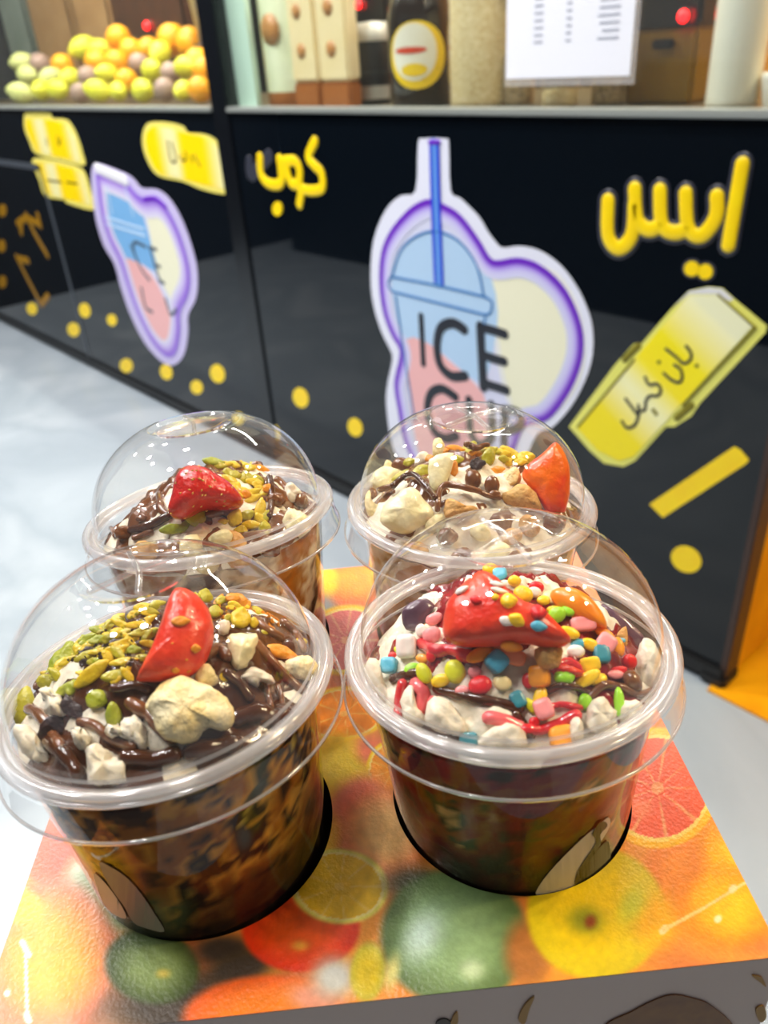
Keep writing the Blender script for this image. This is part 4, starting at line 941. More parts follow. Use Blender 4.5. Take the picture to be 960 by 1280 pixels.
# body of each dessert
FILL = {'FL': [((40, 18, 6), .34), ((168, 100, 24), .20), ((214, 152, 52), .14), ((34, 14, 6), .26), ((190, 164, 70), .06)],
        'FR': [((46, 16, 8), .38), ((136, 10, 12), .26), ((156, 84, 22), .18), ((60, 66, 18), .10), ((220, 180, 110), .08)],
        'BL': [((60, 30, 14), .34), ((236, 222, 190), .30), ((176, 116, 50), .24), ((200, 120, 30), .12)],
        'BR': [((90, 54, 26), .26), ((244, 234, 206), .40), ((206, 160, 84), .24), ((60, 32, 16), .10)]}

dess = {}
for k in HOLES:
    M = CM[k]; h_ = POSE[k][2]
    t = thing('layered_dessert', 'creamy layered dessert in ' + DESC[k], 'dessert', M @ Vector((0, 0, -0.04))); dess[k] = t
    vv = []; ff = []; cc = []; NS, NZ = 110, 56; pal = FILL[k]
    for j in range(NZ+1):
        z = -0.0400 + (h_-LOW[k]+0.0400)*j/NZ
        for i in range(NS):
            a = 2*math.pi*i/NS; rr = cup_r(z, h_)-0.0009; p = Vector((rr*math.cos(a), rr*math.sin(a), z))
            v1 = fbm(p*62+Vector((SEED[k], 0, 0)), 4); v2 = fbm(p*210+Vector((0, SEED[k], 9)), 3); q = max(0.0, min(0.999, 0.5+0.78*(v1*0.75+v2*0.25)))
            acc = 0; col = pal[-1][0]
            for ii, (c_, w_) in enumerate(pal):
                if q < acc + w_:
                    nx = pal[min(ii+1, len(pal)-1)][0]; col = mix(c_, nx, sstep(0.55, 1.0, (q-acc)/w_)); break
                acc += w_
            dark = {'FL': (36, 18, 8), 'FR': (40, 14, 8)}.get(k, (64, 34, 16))          # filling darkens towards the bottom
            col = mix(dark, col, sstep(-0.012, 0.022, z + 0.012*v1))
            rr -= 0.0011*max(0, v2+0.2); vv.append(M @ Vector((rr*math.cos(a), rr*math.sin(a), z))); cc.append(lin(col))
    for j in range(NZ):
        for i in range(NS):
            i2 = (i+1) % NS; ff.append([j*NS+i, j*NS+i2, (j+1)*NS+i2, (j+1)*NS+i])
    ff.append([i for i in range(NS)][::-1])
    mk('layered_filling', vv, ff, 'filling', t, cols=cc)
    def polar(fz, NR=46, NT=120):
        vv = []; ff = []
        for j in range(NR+1):
            r = max(0.0004, (RI-0.0002)*j/NR)
            for i in range(NT):
                a = 2*math.pi*i/NT; x, y = r*math.cos(a), r*math.sin(a); vv.append(M @ Vector((x, y, fz(x, y))))
        for j in range(NR):
            for i in range(NT):
                i2 = (i+1) % NT; ff.append([j*NT+i, j*NT+i2, (j+1)*NT+i2, (j+1)*NT+i])
        ff.append([i for i in range(NT)][::-1]); return vv, ff
    vv, ff = polar(lambda x, y: mound(k, x, y)); mk('cream_top', vv, ff, 'cream', t)
    sm = SAUCE[k][0]
    vv, ff = polar(lambda x, y: sauce(k, x, y)); mk('sauce_layer', vv, ff, sm, t)
def strand(k, pts, wpx, material, s=1.0, o=(0, 0), part='sauce_strand', dz=0.0007):
    P = []
    for (x, y) in catmull([Vector((o[0]+a*s, o[1]+b*s, 0)) for a, b in pts], 4, closed=False) and [(v.x, v.y) for v in catmull([Vector((o[0]+a*s, o[1]+b*s, 0)) for a, b in pts], 4, closed=False)]:
        X, Y = hit(k, x, y); P.append(mpoint(k, X, Y, dz))
    Q = [P[0]] + [(P[i-1]+P[i]*2+P[i+1])/4 for i in range(1, len(P)-1)] + [P[-1]]
    r = wpx*depth(Q[len(Q)//2])/F/2
    tube(part, Q, [r*(0.75+0.4*abs(noise.noise(q*160))) for q in Q], material, dess[k], seg=9)

A_ = dict(s=220/853, o=(0, 670)); B_ = dict(s=230/892, o=(200, 670)); C_ = dict(s=220/853, o=(430, 640)); D_ = dict(s=230/892, o=(640, 640))
def at(S_, x, y): return S_['o'][0]+x*S_['s'], S_['o'][1]+y*S_['s']
PN = {'y': ('pist_yellow', 'yellow'), 'g': ('pist_green', 'green'), 'm': ('pist_mixed', 'yellow-green'), 'o': ('pist_orange', 'amber')}
WHERE = {'FL': 'beside the strawberry wedge', 'BL': 'beside the whole strawberry', 'BR': 'on the dessert with banana and wafer', 'FR': 'among the candy sprinkles'}
def nut(k, S_, x, y, L, W, ang, c, **kw):
    m_, w_ = PN[c]; px, py = at(S_, x, y)
    z_ = 'large' if L*W > 9000 else ('long' if L > 2.1*W else ('small' if L*W < 3600 else 'plump')); w_ = z_ + ' ' + w_
    bit('pistachio_piece', k, px, py, L*S_['s'], W*S_['s'], ang, m_, '%s pistachio piece %s' % (w_, WHERE[k]), 'pistachio', '%s pistachio pieces %s' % (w_, WHERE[k]), kw.pop('kind', 'nut'), **kw)

# --- strawberry wedge and pistachio cup
k = 'FL'
for pts, w_, m_ in [([(395, 915), (470, 930), (540, 1000), (650, 1040)], 62, 'chocolate_light'), ([(150, 850), (210, 890), (250, 960), (300, 1040)], 70, 'chocolate_light'), ([(130, 600), (180, 640), (240, 650)], 50, 'chocolate_light'), ([(640, 830), (730, 880), (790, 960), (850, 1000)], 80, 'chocolate_light'), ([(560, 760), (640, 740), (720, 760)], 60, 'chocolate'), ([(240, 1010), (330, 1080), (380, 1160)], 90, 'chocolate'), ([(620, 1090), (740, 1100), (850, 1080)], 110, 'chocolate')]:
    strand(k, pts, w_*A_['s'], m_, **A_)
for pts, w_, m_ in [([(465, 530), (540, 610), (620, 700), (690, 760)], 55, 'chocolate_light'), ([(225, 590), (290, 560), (330, 600)], 70, 'chocolate_light'), ([(330, 680), (400, 740), (440, 800)], 60, 'chocolate'), ([(510, 720), (530, 790), (545, 860)], 40, 'chocolate_light'), ([(575, 740), (595, 810), (585, 880)], 36, 'chocolate_light'), ([(370, 900), (470, 870), (560, 900), (610, 950)], 120, 'chocolate'), ([(150, 1060), (260, 1040), (360, 1020)], 110, 'chocolate'), ([(600, 430), (660, 480), (700, 560)], 50, 'chocolate_light'), ([(470, 420), (530, 470), (590, 500)], 50, 'chocolate_light')]:
    strand(k, pts, w_*B_['s'], m_, **B_)
G = 'cream blobs in the pistachio cup'
for pts, lab in [([(590, 900), (640, 870), (690, 910), (715, 1000), (690, 1045), (640, 1000), (580, 950)], 'white cream blob below the strawberry wedge'), ([(430, 1020), (480, 1010), (530, 1060), (600, 1070), (605, 1190), (520, 1205), (430, 1190), (420, 1100)], 'pale cream lump against the rim below the chocolate'), ([(195, 750), (240, 740), (300, 800), (340, 850), (330, 880), (240, 870), (225, 810)], 'white cream blob under the largest pistachio half'), ([(350, 940), (400, 935), (440, 980), (430, 1030), (380, 1020)], 'small cream blob next to the dark chocolate flake'), ([(60, 930), (150, 920), (200, 1000), (240, 1080), (280, 1130), (200, 1120), (110, 1050)], 'cream smear along the rim of the pistachio cup'), ([(520, 930), (580, 920), (600, 960), (540, 970)], 'thin cream dab beside the green pistachio nib')]:
    traced('cream_blob', k, pts, 0.006, 'cream', lab, 'cream', None, s=A_['s'], o=A_['o'], rough=0.35)
for pts, th, m_, lab, n_ in [([(20, 720), (90, 690), (150, 700), (240, 730), (300, 760), (350, 850), (345, 920), (290, 945), (230, 930), (160, 990), (90, 1002), (30, 985), (-10, 930), (-40, 870), (-60, 830), (-45, 780), (-10, 750)], 0.011, 'cake', 'large pale yellow cake chunk in front of the strawberry wedge', 'cake_chunk'), ([(330, 490), (390, 475), (460, 480), (466, 530), (440, 600), (400, 640), (370, 660), (335, 600)], 0.008, 'banana', 'upright white cake cube behind the large cake chunk', 'cake_chunk'), ([(390, 685), (440, 640), (500, 655), (550, 690), (548, 715), (490, 702), (470, 730), (410, 705)], 0.005, 'cream', 'torn white cream piece near the upright cake cube', 'cream_piece'), ([(170, 690), (195, 640), (235, 620), (270, 670), (280, 715), (210, 735)], 0.005, 'cake', 'small curled wafer bit leaning on the strawberry wedge', 'wafer_bit'), ([(605, 620), (690, 585), (740, 600), (765, 650), (720, 700), (640, 690)], 0.008, 'cake', 'pale cake cube at the right of the pistachio cup'.replace(' at the right of the', ' by the dome wall in the'), 'cake_chunk'), ([(285, 415), (330, 410), (340, 440), (320, 480), (285, 470)], 0.004, 'cream', 'crumbly white cream bit behind the strawberry wedge', 'cream_piece')]:
    traced(n_, k, pts, th, m_, lab, 'cake' if 'cake' in lab else 'topping', None, s=B_['s'], o=B_['o'], rough=0.16)
w_ = traced('strawberry_wedge', k, [(60, 278), (110, 258), (160, 275), (215, 330), (258, 420), (258, 500), (235, 585), (190, 650), (120, 690), (30, 700), (-60, 705), (-112, 695), (-90, 640), (-40, 540), (10, 410)], 0.013, 'berry', 'glossy red strawberry wedge standing among pistachio slices', 'strawberry', None, base=(60, 640), s=B_['s'], o=B_['o'], rough=0.05, up=0.5, push=0.001)
for (x, y, L, W, a, c) in [(230, 425, 80, 60, 70, 'y'), (343, 365, 60, 48, 90, 'g'), (400, 370, 48, 34, 0, 'y'), (545, 320, 80, 44, 30, 'm'), (490, 355, 80, 46, 10, 'y'), (580, 372, 100, 60, 20, 'y'), (480, 398, 120, 42, -5, 'g'), (600, 435, 140, 34, -25, 'y'), (330, 490, 120, 60, 20, 'm'), (430, 500, 100, 40, 25, 'g'), (580, 482, 80, 60, 0, 'y'), (670, 440, 120, 36, 12, 'y'), (690, 480, 110, 32, 18, 'm'), (555, 570, 160, 62, 22, 'y'), (605, 612, 140, 40, 8, 'y'), (455, 672, 190, 74, 42, 'y'), (320, 618, 180, 128, 82, 'g'), (575, 685, 150, 58, 10, 'm'), (215, 562, 120, 56, 72, 'g'), (240, 718, 110, 70, -20, 'm'), (125, 805, 190, 112, 100, 'm'), (318, 750, 110, 46, 45, 'g'), (357, 740, 80, 52, 80, 'g'), (555, 872, 120, 76, 100, 'g'), (530, 505, 60, 48, 0, 'm'), (655, 560, 70, 44, 0, 'g'), (700, 352, 100, 54, 5, 'y'), (765, 345, 80, 50, 20, 'm'), (650, 370, 70, 46, 30, 'y'), (300, 440, 60, 40, 30, 'm'), (400, 445, 60, 36, -30, 'm'), (720, 410, 80, 36, 35, 'y'), (470, 560, 60, 30, 60, 'm'), (690, 590, 70, 30, 10, 'm'), (270, 690, 50, 30, 0, 'm'), (480, 800, 110, 90, -10, 'g'), (640, 500, 80, 36, -10, 'y'), (360, 405, 60, 40, 10, 'm'), (250, 500, 50, 36, 60, 'm'), (540, 420, 60, 40, 15, 'm')]:
    nut(k, A_, x, y, L, W, a, c)
for _ in range(16): nut(k, B_, RND.uniform(270, 470), RND.uniform(230, 440), RND.uniform(40, 90), RND.uniform(24, 50), RND.uniform(-60, 75), RND.choice('ymo'), tr=0.4)
for (x, y, L, W, a, c) in [(390, 412, 110, 90, 80, 'y'), (270, 378, 70, 64, 0, 'm'), (215, 290, 70, 84, 0, 'm'), (290, 242, 70, 44, 10, 'm'), (335, 240, 66, 54, 0, 'o'), (320, 692, 84, 48, 28, 'y'), (582, 572, 150, 64, -15, 'o'), (455, 432, 44, 54, 0, 'y'), (722, 522, 36, 66, 80, 'y'), (370, 300, 70, 90, 80, 'o'), (160, 250, 50, 50, 0, 'm'), (70, 240, 60, 50, 0, 'y'), (545, 470, 80, 40, -40, 'o'), (510, 470, 50, 30, 20, 'm')]:
    nut(k, B_, x, y, L, W, a, c)
for _ in range(64):
    x_, y_ = RND.uniform(200, 770), RND.uniform(325, 700)
    if x_ > 640 and y_ > 560: continue
    nut(k, A_, x_, y_, RND.uniform(50, 125), RND.uniform(24, 50), RND.uniform(-60, 75), RND.choice('yyymmg'), tr=0.4, lift=0.5)
# crumbs lying on the wedge itself, flakes of dark chocolate
def on_piece(o_, px, py, L, W, ang, m_, name, label, cat, group=None, tr=0.4):
    mw = wmat(o_); r = ray(px, py); best = None
    inv = mw.inverted(); oc_ = inv @ CAM; d_ = (inv.to_3x3() @ r).normalized(); n_ = None
    me = o_.data
    for f in me.polygons:
        vs3 = [me.vertices[i].co for i in f.vertices]
        for a in range(1, len(vs3)-1):
            q = geometry.intersect_ray_tri(vs3[0], vs3[a], vs3[a+1], d_, oc_, True)
            if q and (best is None or (q-oc_).length < best): best = (q-oc_).length; pt = q.copy(); n_ = f.normal.copy()
    if best is None: return None
    p = mw @ pt; n_ = (mw.to_3x3() @ n_).normalized()
    if n_.dot(CAM-p) < 0: n_ = -n_
    sc = depth(p)/F; a = math.radians(ang); u_ = RIGHT*math.cos(a)+UP*math.sin(a); u_ = (u_-n_*u_.dot(n_)).normalized(); v_ = n_.cross(u_); th = min(L, W)*sc*tr
    vv, ff = pillow(shape('nut', L*sc, W*sc, RND), p + n_*th*0.3, u_, v_, n_, th, 0.1, 3.0)
    return tag(mk(name, vv, ff, m_), label, cat, group)
for (x, y, L, W, a) in [(102, 415, 96, 54, 5), (174, 546, 50, 46, 0), (76, 650, 34, 40, 80), (140, 655, 24, 18, 0), (130, 600, 16, 12, 0), (60, 520, 14, 10, 0)]:
    px, py = at(B_, x, y); on_piece(w_, px, py, L*B_['s'], W*B_['s'], a, 'pist_orange', 'pistachio_crumb', 'amber pistachio crumb lying on the strawberry wedge', 'pistachio', 'crumbs on the strawberry wedge')
for (x, y, L, W, a) in [(280, 960, 170, 130, 15), (290, 452, 100, 60, 20), (620, 322, 60, 70, 0), (690, 330, 90, 50, 10), (470, 340, 50, 40, 0), (360, 840, 150, 70, -45), (430, 570, 90, 50, 10), (410, 620, 50, 40, 0), (560, 520, 60, 34, 0), (500, 450, 80, 36, 10)]:
    px, py = at(A_, x, y); bit('chocolate_flake', k, px, py, L*A_['s'], W*A_['s'], a, 'chocolate_chip', 'dark chocolate flake among the pistachio slices', 'chocolate', 'chocolate flakes in the pistachio cup', 'shard', tr=0.22, rough=0.2)
def crumbs(k, x0, x1, y0, y1, n, m_, S_, name):
    vv = []; ff = []
    for _ in range(n):
        px, py = at(S_, RND.uniform(x0, x1), RND.uniform(y0, y1)); x, y = hit(k, px, py); p = mpoint(k, x, y, 0.0004); r = RND.uniform(0.0003, 0.0008); b_ = len(vv)
        for d_ in [(1, 0, -.3), (-.5, .87, -.3), (-.5, -.87, -.3), (0, 0, .9)]:
            vv.append(p + Vector((d_[0]*r*RND.uniform(.7, 1.4), d_[1]*r*RND.uniform(.7, 1.4), d_[2]*r)))
        ff += [[b_, b_+1, b_+3], [b_+1, b_+2, b_+3], [b_+2, b_, b_+3], [b_+2, b_+1, b_]]
    o_ = mk(name, vv, ff, m_, dess[k], smooth=False); o_['kind'] = 'stuff'
crumbs('FL', 230, 700, 330, 640, 170, 'pist_mixed', A_, 'pistachio_dust'); crumbs('FL', 250, 650, 400, 640, 120, 'chocolate_chip', A_, 'chocolate_dust'); crumbs('FL', 280, 620, 240, 480, 90, 'pist_orange', B_, 'pistachio_dust')

# --- sprinkle cup
k = 'FR'
for pts, w_, m_ in [([(160, 885), (240, 862), (330, 880), (370, 900)], 46, 'chocolate'), ([(380, 905), (440, 855), (520, 858), (600, 895), (680, 882)], 50, 'chocolate_light'), ([(60, 1070), (140, 1075), (220, 1045), (310, 1000)], 70, 'red_syrup'), ([(170, 960), (240, 950), (330, 960)], 40, 'red_syrup'), ([(190, 770), (280, 750), (340, 790)], 60, 'red_syrup'), ([(20, 1000), (60, 1050), (90, 1110)], 60, 'chocolate')]:
    strand(k, pts, w_*D_['s'], m_, **D_)
for pts, w_, m_ in [([(285, 850), (270, 920), (262, 1000)], 60, 'red_syrup'), ([(350, 850), (390, 900), (370, 970)], 90, 'pink_syrup'), ([(430, 930), (500, 980), (540, 1060)], 70, 'pink_syrup'), ([(450, 870), (540, 900), (640, 920), (760, 940), (850, 970)], 64, 'chocolate'), ([(400, 1060), (460, 1080), (540, 1110)], 80, 'chocolate'), ([(700, 1010), (780, 1030), (850, 1060)], 90, 'pink_syrup'), ([(380, 650), (440, 690), (520, 680), (600, 720)], 70, 'red_syrup'), ([(240, 820), (300, 800), (360, 790)], 60, 'chocolate')]:
    strand(k, pts, w_*C_['s'], m_, **C_)
for pts, th, lab in [([(110, 730), (160, 720), (200, 830), (240, 900), (220, 960), (150, 900), (105, 820)], .006, 'pale cream lump by the dome beside the red syrup streak'), ([(285, 880), (330, 850), (360, 950), (400, 1000), (380, 1060), (310, 1030), (280, 950)], .007, 'cream peak next to the red syrup streak'), ([(390, 1000), (430, 900), (520, 930), (600, 1040), (560, 1090), (450, 1060)], .007, 'cream peak streaked with pink syrup'), ([(650, 1130), (700, 1070), (790, 1030), (860, 1040), (880, 1140), (780, 1160)], .007, 'cream ruffle at the rim beside the teal sprinkle')]:
    traced('cream_peak', k, pts, th, 'cream', lab, 'cream', s=C_['s'], o=C_['o'], rough=0.22)
for pts, th, lab in [([(600, 700), (640, 620), (690, 640), (720, 740), (690, 860), (630, 850), (610, 780)], .008, 'tall cream peak by the dome behind the brown sauce'), ([(380, 930), (440, 900), (500, 960), (480, 1040), (400, 1080), (360, 1020)], .007, 'cream lump under the long green sprinkle'), ([(520, 940), (600, 920), (640, 960), (580, 1030), (520, 1020)], .007, 'cream lump at the rim below the brown sauce'), ([(280, 1020), (330, 1000), (345, 1100), (290, 1120)], .006, 'cream lump beside the orange sprinkle')]:
    traced('cream_peak', k, pts, th, 'cream', lab, 'cream', s=D_['s'], o=D_['o'], rough=0.22)
sb = traced('strawberry_slice', k, [(554, 776), (558, 756), (570, 740), (586, 724), (602, 715), (622, 726), (648, 752), (680, 766), (704, 788), (712, 803), (690, 809), (655, 803), (612, 806), (575, 806), (556, 797)], 0.013, 'berry', 'red strawberry slice scattered with candy sprinkles', 'strawberry', base=(625, 800), rough=0.06, up=0.7, push=0.001)
traced('strawberry_slice', k, [(190, 760), (260, 745), (340, 770), (330, 800), (240, 800), (190, 790)], 0.006, 'berry', 'small red strawberry slice under the yellow sprinkles', 'strawberry', s=D_['s'], o=D_['o'])
traced('peach_slice', k, [(195, 380), (260, 365), (340, 385), (420, 460), (462, 555), (420, 560), (350, 530), (270, 500), (190, 430)], 0.007, 'peach', 'orange peach slice tucked behind the strawberry slice', 'peach', base=(380, 540), s=D_['s'], o=D_['o'], up=0.2, rough=0.06)
traced('wafer_piece', k, [(110, 670), (180, 650), (242, 655), (232, 735), (190, 765), (130, 755)], 0.008, 'wafer', 'rolled tan wafer piece under the strawberry slice', 'wafer', s=D_['s'], o=D_['o'])
traced('wafer_piece', k, [(500, 610), (552, 555), (560, 640), (540, 660)], 0.002, 'wafer', 'thin upright wafer shard by the purple jelly', 'wafer', s=D_['s'], o=D_['o'], flat=1)
mat('purple_jelly', (72, 50, 66), rough=0.2, coat=0.5, rgb2=(110, 84, 98), noise_amt=0.2, noise_scale=120)
traced('jelly_shard', k, [(430, 450), (500, 480), (560, 520), (650, 615), (640, 660), (615, 692), (570, 625), (500, 600)], 0.003, 'purple_jelly', 'dark purple jelly shard against the dome', 'jelly', s=D_['s'], o=D_['o'], up=0.1)
traced('jelly_shard', k, [(280, 480), (340, 430), (400, 420), (440, 460), (400, 520), (380, 570), (300, 570)], 0.004, 'purple_jelly', 'grey purple jelly piece behind the white sprinkles', 'jelly', s=C_['s'], o=C_['o'], up=0.1)
traced('chocolate_drop', k, [(535, 790), (580, 765), (620, 800), (630, 860), (570, 870), (540, 840)], 0.007, 'chocolate_light', 'brown chocolate drop beside the red sprinkle', 'chocolate', s=D_['s'], o=D_['o'], rough=0.05)
SPC = {'yellow': (250, 204, 14), 'teal': (40, 130, 146), 'blue': (84, 178, 206), 'white': (240, 232, 224), 'red': (222, 20, 30), 'pink': (246, 150, 150), 'orange': (248, 156, 20), 'green': (150, 216, 30), 'lime': (214, 214, 20), 'salmon': (250, 154, 110), 'cream': (248, 226, 160)}
for c, rgb in SPC.items(): mat('candy_'+c, rgb, rough=0.38, coat=0.25, rgb2=tuple(min(255, int(v*1.05)) for v in rgb), noise_amt=0.3, noise_scale=300)
def spr(S_, c, x, y, L, W, a, kind='blob'):
    px, py = at(S_, x, y); o_ = None; z_ = 'flat square' if kind == 'box' else ('long thin' if max(L, W) > 1.7*min(L, W) else ('large rounded' if L*W > 5600 else 'small round')); lab = '%s %s candy sprinkle on the sprinkle-topped dessert' % (z_, c); g = '%s %s candy sprinkles' % (z_, c)
    ps = [(554, 776), (586, 724), (602, 715), (650, 752), (704, 788), (690, 808), (612, 805), (575, 805)]
    ins = False; j = len(ps)-1
    for i in range(len(ps)):
        if (ps[i][1] > py) != (ps[j][1] > py) and px < (ps[j][0]-ps[i][0])*(py-ps[i][1])/(ps[j][1]-ps[i][1])+ps[i][0]: ins = not ins
        j = i
    L *= S_['s']; W *= S_['s']
    if ins: o_ = on_piece(sb, px, py, L, W, a, 'candy_'+c, 'candy_sprinkle', lab, 'sprinkle', g, tr=0.6)
    if not o_: bit('candy_sprinkle', k, px, py, L, W, a, 'candy_'+c, lab, 'sprinkle', g, kind, tr=0.6, lift=0.55, tilt=0.2, rough=0.06, view=0.8)
for a_ in [('yellow', 700, 302, 74, 60, 0), ('blue', 765, 320, 62, 54, 0, 'box'), ('yellow', 825, 350, 60, 50, 0), ('white', 740, 352, 76, 32, -10), ('white', 752, 384, 100, 32, 0), ('white', 575, 384, 76, 44, -10), ('yellow', 735, 413, 40, 36, 0), ('red', 640, 428, 60, 40, -20), ('yellow', 800, 436, 86, 80, 0), ('white', 788, 530, 76, 50, -25), ('yellow', 838, 520, 70, 90, 60), ('pink', 445, 522, 82, 54, 20), ('white', 404, 466, 76, 62, 0, 'box'), ('orange', 370, 540, 60, 78, 0), ('white', 380, 588, 50, 60, 0), ('pink', 435, 617, 86, 76, 30), ('white', 320, 668, 90, 106, 0, 'box'), ('lime', 272, 676, 30, 50, 60), ('white', 595, 660, 70, 66, 20), ('orange', 660, 705, 130, 62, 25), ('orange', 812, 640, 120, 74, -30), ('blue', 720, 742, 92, 92, 45, 'box'), ('salmon', 795, 708, 150, 72, -20, 'box'), ('red', 435, 705, 46, 56, 0), ('orange', 394, 722, 44, 66, 80), ('blue', 240, 760, 76, 72, -5, 'box'), ('green', 340, 776, 80, 58, 15), ('lime', 405, 802, 66, 100, 30), ('yellow', 480, 826, 90, 60, 15), ('lime', 560, 792, 94, 112, 30), ('pink', 638, 779, 62, 54, 0), ('red', 670, 866, 106, 86, 15), ('pink', 578, 868, 66, 40, 5), ('cream', 752, 846, 86, 72, -10), ('teal', 835, 925, 64, 78, 30, 'box'), ('teal', 613, 1114, 82, 72, 0, 'box'), ('red', 242, 700, 40, 30, 0), ('red', 590, 715, 70, 50, 0), ('lime', 520, 745, 30, 20, 0)]: spr(C_, *a_)
for a_ in [('yellow', 15, 352, 50, 50, 0), ('red', 115, 376, 68, 54, -10), ('yellow', 58, 422, 76, 92, 60), ('white', 100, 402, 64, 50, 0), ('yellow', 150, 440, 60, 46, 0), ('cream', 215, 442, 120, 62, -15, 'box'), ('red', 125, 492, 84, 80, 0), ('blue', 130, 554, 86, 56, -10), ('green', 218, 516, 84, 72, 20), ('green', 264, 492, 44, 66, 70), ('yellow', 200, 482, 60, 34, 0), ('yellow', 292, 506, 40, 34, 0), ('pink', 340, 563, 116, 66, 5, 'box'), ('yellow', 388, 546, 38, 66, -70), ('yellow', 268, 592, 96, 54, -20), ('orange', 440, 606, 96, 48, -35), ('pink', 448, 656, 86, 84, -40, 'box'), ('blue', 312, 652, 66, 48, 10), ('yellow', 370, 652, 92, 54, -25), ('orange', 508, 672, 54, 94, 0), ('teal', 430, 712, 74, 86, 0, 'box'), ('yellow', 360, 752, 90, 62, 10, 'box'), ('red', 552, 736, 66, 66, 0), ('red', 500, 778, 90, 44, 15), ('green', 250, 825, 94, 78, 0), ('yellow', 352, 822, 140, 58, 32), ('yellow', 408, 836, 90, 60, 25), ('orange', 150, 812, 92, 96, 0, 'box'), ('green', 505, 940, 48, 140, -3), ('green', 345, 932, 62, 76, 0), ('yellow', 130, 910, 62, 106, -20), ('lime', 86, 950, 44, 80, 35), ('pink', 155, 966, 84, 92, 20, 'box'), ('red', 110, 1026, 50, 50, 0), ('orange', 220, 1104, 118, 110, 10, 'box'), ('blue', 520, 632, 46, 26, 10), ('white', 300, 690, 80, 60, 0), ('red', 80, 830, 60, 70, 0), ('pink', 490, 800, 80, 40, 0)]: spr(D_, *a_)

# --- whole strawberry cup
k = 'BL'; E_ = dict(s=330/960, o=(100, 510)); H_ = dict(s=200/960, o=(230, 560))
for pts, w_, m_ in [([(150, 470), (190, 455), (250, 440), (320, 405)], 40, 'chocolate'), ([(200, 480), (260, 460)], 26, 'chocolate_light'), ([(470, 400), (520, 390), (560, 400)], 34, 'chocolate_light'), ([(560, 480), (640, 470), (720, 450)], 34, 'chocolate_light'), ([(690, 260), (700, 330), (690, 400)], 30, 'chocolate'), ([(720, 270), (780, 330), (820, 360)], 34, 'chocolate_light'), ([(290, 320), (300, 380), (330, 400)], 36, 'chocolate_light'), ([(110, 430), (130, 470)], 24, 'chocolate_light')]:
    strand(k, pts, w_*E_['s'], m_, **E_)
for pts, th, m_, lab, nm in [([(595, 430), (640, 370), (700, 380), (745, 420), (735, 480), (660, 510), (600, 500)], .007, 'banana', 'pale yellow banana piece by the lid rim near the strawberry', 'banana_piece'), ([(590, 290), (620, 220), (670, 225), (705, 270), (690, 320), (620, 350)], .006, 'cream', 'white cream blob behind the pistachios by the whole strawberry', 'cream_blob'), ([(150, 540), (230, 490), (290, 510), (270, 570), (180, 570)], .006, 'banana', 'cream coloured banana piece under the whole strawberry', 'banana_piece'), ([(380, 590), (450, 570), (500, 590), (470, 630), (400, 620)], .006, 'cream', 'cream blob at the rim in front of the pistachio cluster', 'cream_blob')]:
    traced(nm, k, pts, th, m_, lab, 'topping', s=H_['s'], o=H_['o'], rough=0.2)
ws = traced('strawberry', k, [(328, 340), (345, 260), (375, 225), (420, 218), (470, 232), (540, 275), (592, 330), (580, 358), (520, 366), (450, 366), (390, 398), (335, 396), (322, 370)], 0.020, 'berry_skin', 'small whole red strawberry lying among the pistachios', 'strawberry', base=(430, 380), s=E_['s'], o=E_['o'], rough=0.03, up=0.4, n=4)
def seeds(o_, box_, n, S_):
    vv = []; ff = []
    me = o_.data; mw = wmat(o_); rr = random.Random(5)
    fs = [f for f in me.polygons if (mw.to_3x3() @ f.normal).dot(CAM - mw @ f.center) > 0.0]
    for _ in range(n):
        f = rr.choice(fs); p = mw @ f.center; n_ = (mw.to_3x3() @ f.normal).normalized(); u_ = n_.orthogonal().normalized(); v_ = n_.cross(u_); b_ = len(vv)
        for (a, c) in [(1, 0), (0, .6), (-1, 0), (0, -.6)]: vv.append(p + u_*a*0.0006 + v_*c*0.0006 + n_*0.0001)
        vv.append(p + n_*0.0005); ff += [[b_, b_+1, b_+4], [b_+1, b_+2, b_+4], [b_+2, b_+3, b_+4], [b_+3, b_, b_+4]]
    mk('seeds', vv, ff, 'berry_seed', o_, smooth=False)['kind'] = 'stuff'
seeds(ws, None, 46, E_)
for (x, y, L, W, a, c) in [(85, 435, 150, 110, -60, 'm'), (235, 105, 110, 46, 15, 'y'), (280, 205, 120, 54, -25, 'y'), (310, 172, 70, 54, 0, 'm'), (372, 200, 90, 90, 20, 'm'), (402, 282, 120, 50, 28, 'y'), (412, 314, 120, 42, 28, 'y'), (302, 432, 110, 84, 70, 'y'), (340, 520, 80, 90, 80, 'y'), (410, 470, 120, 54, 0, 'y'), (455, 380, 150, 60, 85, 'y'), (482, 490, 70, 80, 0, 'm'), (380, 412, 90, 64, 30, 'm'), (350, 92, 80, 44, 0, 'y'), (210, 112, 90, 46, 10, 'm'), (172, 82, 130, 60, 15, 'g'), (430, 200, 60, 96, 80, 'm'), (305, 240, 80, 44, -20, 'y'), (265, 160, 70, 60, 0, 'm'), (400, 130, 70, 50, 0, 'y'), (330, 300, 60, 50, 0, 'y'), (5, 480, 110, 50, 60, 'g'), (-60, 490, 160, 60, 15, 'g'), (60, 330, 90, 46, -10, 'o'), (450, 130, 50, 40, 0, 'o'), (500, 250, 60, 50, 60, 'o'), (520, 320, 50, 40, 0, 'o')]: nut(k, H_, x, y, L, W, a, c)
for _ in range(26): nut(k, H_, RND.uniform(220, 500), RND.uniform(90, 540), RND.uniform(50, 110), RND.uniform(30, 60), RND.uniform(-60, 75), RND.choice('yyymo'), tr=0.4)
